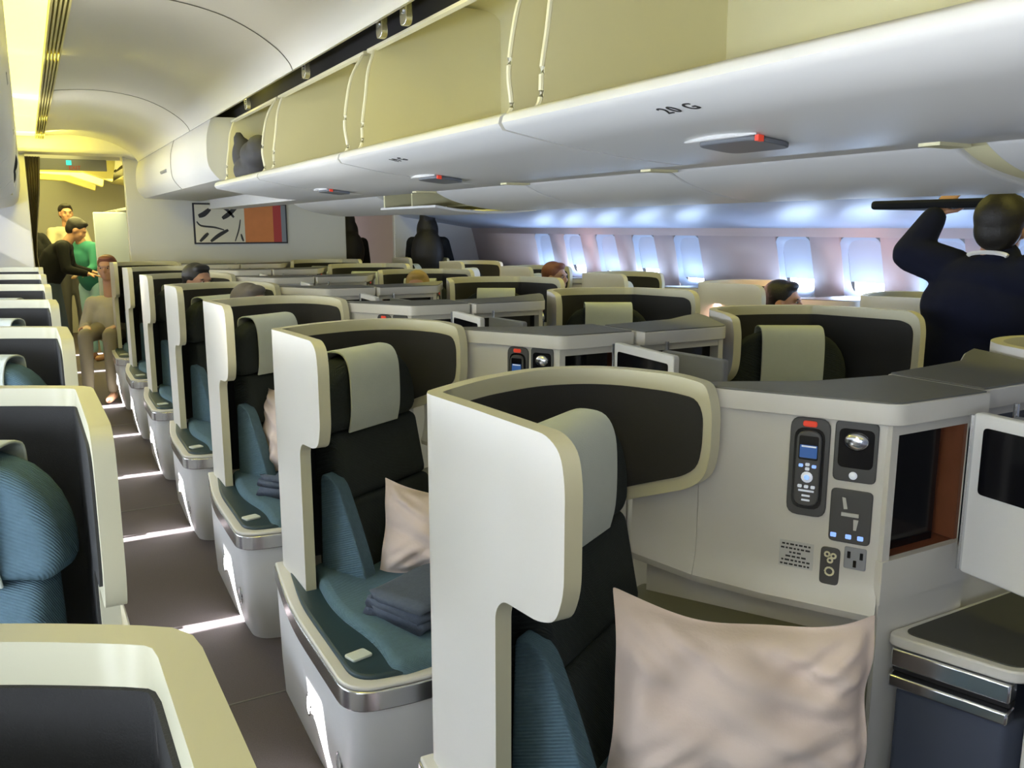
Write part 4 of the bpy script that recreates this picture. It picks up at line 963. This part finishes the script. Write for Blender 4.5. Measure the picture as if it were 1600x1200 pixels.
# crew member in the far aisle, back to us, arms raised into the bin
e = empty('person', (2.95, 1.87, 0)); tag(e, 'crew member in black navy jacket seen from behind reaching up to the overhead bin', 'person')
o_ = Vector((-2.95, -1.87, 0)); P = lambda x, y, z: Vector((x, y, z)) + o_
fd = Vector((0.86, 0.5, 0))
bm = bmesh.new(); rot, W = head(bm, P(2.95, 1.80, 1.50), (0.90, 0.30, 0), -0.05)
cap(bm, P(2.94, 1.81, 1.34), P(2.94, 1.80, 1.44), 0.055, 0.052)
cap(bm, P(2.93, 1.91, 0.95), P(2.94, 1.85, 1.24), 0.085, 0.085)
hL = P(2.99, 2.09, 1.545); hR = P(3.12, 1.55, 1.60)
cap(bm, P(2.95, 1.98, 1.36), P(2.92, 2.13, 1.42), 0.048, 0.038); cap(bm, P(2.92, 2.13, 1.42), hL, 0.036, 0.026)
cap(bm, P(2.95, 1.66, 1.36), P(3.02, 1.50, 1.44), 0.048, 0.038); cap(bm, P(3.02, 1.50, 1.44), hR, 0.036, 0.026)
hand(bm, hL, (0.7, -0.1, 0.7), (0.7, 0, -0.7), curl=0.3, side=1); hand(bm, hR, (0.8, 0.0, 0.5), (0.6, 0, -0.7), curl=0.3, side=-1)
for k in (1, -1):
    cap(bm, P(2.93-0.02*k, 1.93+0.085*k, 0.88), P(2.94-0.02*k, 1.94+0.09*k, 0.48), 0.085, 0.055); cap(bm, P(2.94-0.02*k, 1.94+0.09*k, 0.48), P(2.93-0.02*k, 1.94+0.09*k, 0.09), 0.052, 0.036)
    cap(bm, P(2.92-0.02*k, 1.94+0.09*k, 0.04), P(3.06-0.02*k, 1.98+0.09*k, 0.035), 0.036, 0.032)
b = remesh('body', bm, M['skin'], e, 0.009, 2)
hair(e, rot, W, M['hair'], 0.0)
bm = bmesh.new()
T0 = P(2.93, 1.925, 0.92); 
bm_ell(bm, P(2.93, 1.93, 0.90), (0.125, 0.165, 0.16), None, 20); bm_ell(bm, P(2.935, 1.90, 1.05), (0.12, 0.175, 0.19), None, 20); bm_ell(bm, P(2.94, 1.85, 1.22), (0.13, 0.215, 0.15), None, 20); bm_ell(bm, P(2.94, 1.82, 1.32), (0.10, 0.215, 0.09), None, 20)
cap(bm, P(2.95, 1.96, 1.35), P(2.92, 2.12, 1.405), 0.075, 0.070); cap(bm, P(2.92, 2.12, 1.405), hL-Vector((0.005, 0.005, 0.01)), 0.068, 0.046)
cap(bm, P(2.95, 1.67, 1.35), P(3.02, 1.50, 1.43), 0.075, 0.066); cap(bm, P(3.02, 1.50, 1.43), hR-Vector((0.01, 0, 0.01)), 0.064, 0.046)
cap(bm, P(2.945, 1.80, 1.37), P(2.945, 1.785, 1.40), 0.075, 0.062)
remesh('jacket', bm, M['navy'], e, 0.010, 5)
bm = bmesh.new()
for k in (1, -1): cap(bm, P(2.93-0.02*k, 1.93+0.085*k, 0.86), P(2.94-0.02*k, 1.94+0.09*k, 0.48), 0.105, 0.075); cap(bm, P(2.94-0.02*k, 1.94+0.09*k, 0.48), P(2.93-0.02*k, 1.94+0.09*k, 0.10), 0.07, 0.06)
remesh('trousers', bm, M['navy'], e, 0.014, 5)
bm = bmesh.new(); bm_tube(bm, [P(2.885, 1.80+0.07*math.cos(t), 1.405+0.012*math.sin(t)) for t in [math.pi*k/8 for k in range(9)]], 0.008, 6); link('collar', bm, M['whitepillow'], e)
bm = bmesh.new(); bm_prism(bm, rounded([(3.0, 1.88), (3.35, 1.90), (3.36, 2.40), (2.98, 2.38)], 0.04), 1.572, 1.606, XY)
o = link('garment_bag', bm, M['blacksuit'], bevel=0.012); tag(o, 'flat black garment bag held up by the crew member under the bin', 'bag')

def standing(loc, fwd, label, hairm, top, bottom, h=1.68, bend=0.0, hair_long=0.0, skirt=False, face=False, hz=None, arms=0.3):
    e = empty('person', (loc[0], loc[1], 0)); tag(e, label, 'person')
    f = Vector((fwd[0], fwd[1], 0)).normalized(); s = Vector((f.y, -f.x, 0)); Z = Vector((0, 0, 1)); k_ = h/1.70
    P = lambda a, b, z: (f*a + s*b)*k_ + Z*z*k_
    sa, ca = math.sin(bend), math.cos(bend)
    U = lambda a, b, z: P(a*ca + (z-0.95)*sa, b, 0.95 + (z-0.95)*ca - a*sa)    # upper body hinged at the hips
    bm = bmesh.new(); rot, W = head(bm, U(0.02, 0, 1.585), f, bend*0.9)
    cap(bm, U(0, 0, 1.42), U(0.01, 0, 1.52), 0.055, 0.050); cap(bm, U(0, 0, 1.0), U(0, 0, 1.30), 0.09, 0.09)
    for k in (1, -1):
        el = U(0.06, 0.22*k, 1.14) + f*arms*0.3; wr = el + f*0.20*k_ + Z*(-0.05 if arms else -0.2)
        cap(bm, U(0, 0.17*k, 1.38), el, 0.045, 0.036); cap(bm, el, wr, 0.036, 0.026); hand(bm, wr, f*0.9-Z*0.2, -Z, curl=0.35, side=k)
        cap(bm, P(0, 0.09*k, 0.90), P(0.01, 0.09*k, 0.48), 0.08, 0.052); cap(bm, P(0.01, 0.09*k, 0.48), P(-0.01, 0.09*k, 0.09), 0.05, 0.036); cap(bm, P(-0.03, 0.09*k, 0.04), P(0.15, 0.10*k, 0.035), 0.035, 0.03)
    b = remesh('body', bm, M['skin'], e, 0.012, 2)
    if face: face_bits(e, rot, W, b)
    hair(e, rot, W, M[hairm], hair_long, 0.012)
    bm = bmesh.new(); cap(bm, U(0, 0, 0.96), U(0, 0, 1.24), 0.145, 0.155); cap(bm, U(0, -0.10, 1.35), U(0, 0.10, 1.35), 0.09, 0.09)
    for k in (1, -1):
        el = U(0.06, 0.22*k, 1.14) + f*arms*0.3; wr = el + f*0.18*k_ + Z*(-0.045 if arms else -0.18)
        cap(bm, U(0, 0.165*k, 1.37), el, 0.062, 0.052); cap(bm, el, wr, 0.050, 0.038)
    remesh('jacket', bm, M[top], e, 0.015, 6)
    bm = bmesh.new()
    if skirt: cap(bm, P(0, 0, 0.92), P(0.02, 0, 0.45), 0.155, 0.175)
    else:
        for k in (1, -1): cap(bm, P(0, 0.085*k, 0.88), P(0.01, 0.09*k, 0.48), 0.10, 0.07); cap(bm, P(0.01, 0.09*k, 0.48), P(-0.01, 0.09*k, 0.12), 0.068, 0.055)
    remesh('skirt' if skirt else 'trousers', bm, M[bottom], e, 0.016, 6)
    return e
standing((0.12, 10.2), (1, -0.15), 'person in black jacket and long blue-grey skirt bending forward in the left aisle', 'hair', 'blacksuit', 'skirt', 1.70, 0.55, skirt=True)
standing((0.02, 11.6), (0.6, -0.8), 'person in dark jacket standing at the curtain behind the bending one', 'hair', 'blacksuit', 'blacksuit', 1.72)
standing((0.62, 10.9), (-0.7, -0.7), 'person in green-teal coat beyond the left doorway', 'greyhair', 'teal_coat', 'paleblue', 1.62, 0.3)
standing((0.45, 12.2), (0.2, -1), 'person in beige top farthest down the left aisle', 'hair', 'vest', 'dkgrey', 1.80, face=True)
seated((0.62, 8.62), (-0.35, -0.94), 'passenger in beige shirt and khaki trousers sitting at the aisle edge by the doorway', 'brownhair', 'vest', 1.14, trousers='khaki')
standing((3.10, 9.25), (0.2, 1), 'person with long black hair standing in the far doorway', 'hair', 'blacksuit', 'blacksuit', 1.66, hair_long=0.32)
standing((3.62, 8.25), (0.5, 0.86), 'person with very long black hair in front of the blue-white bulkhead', 'hair', 'blacksuit', 'blacksuit', 1.68, hair_long=0.36)
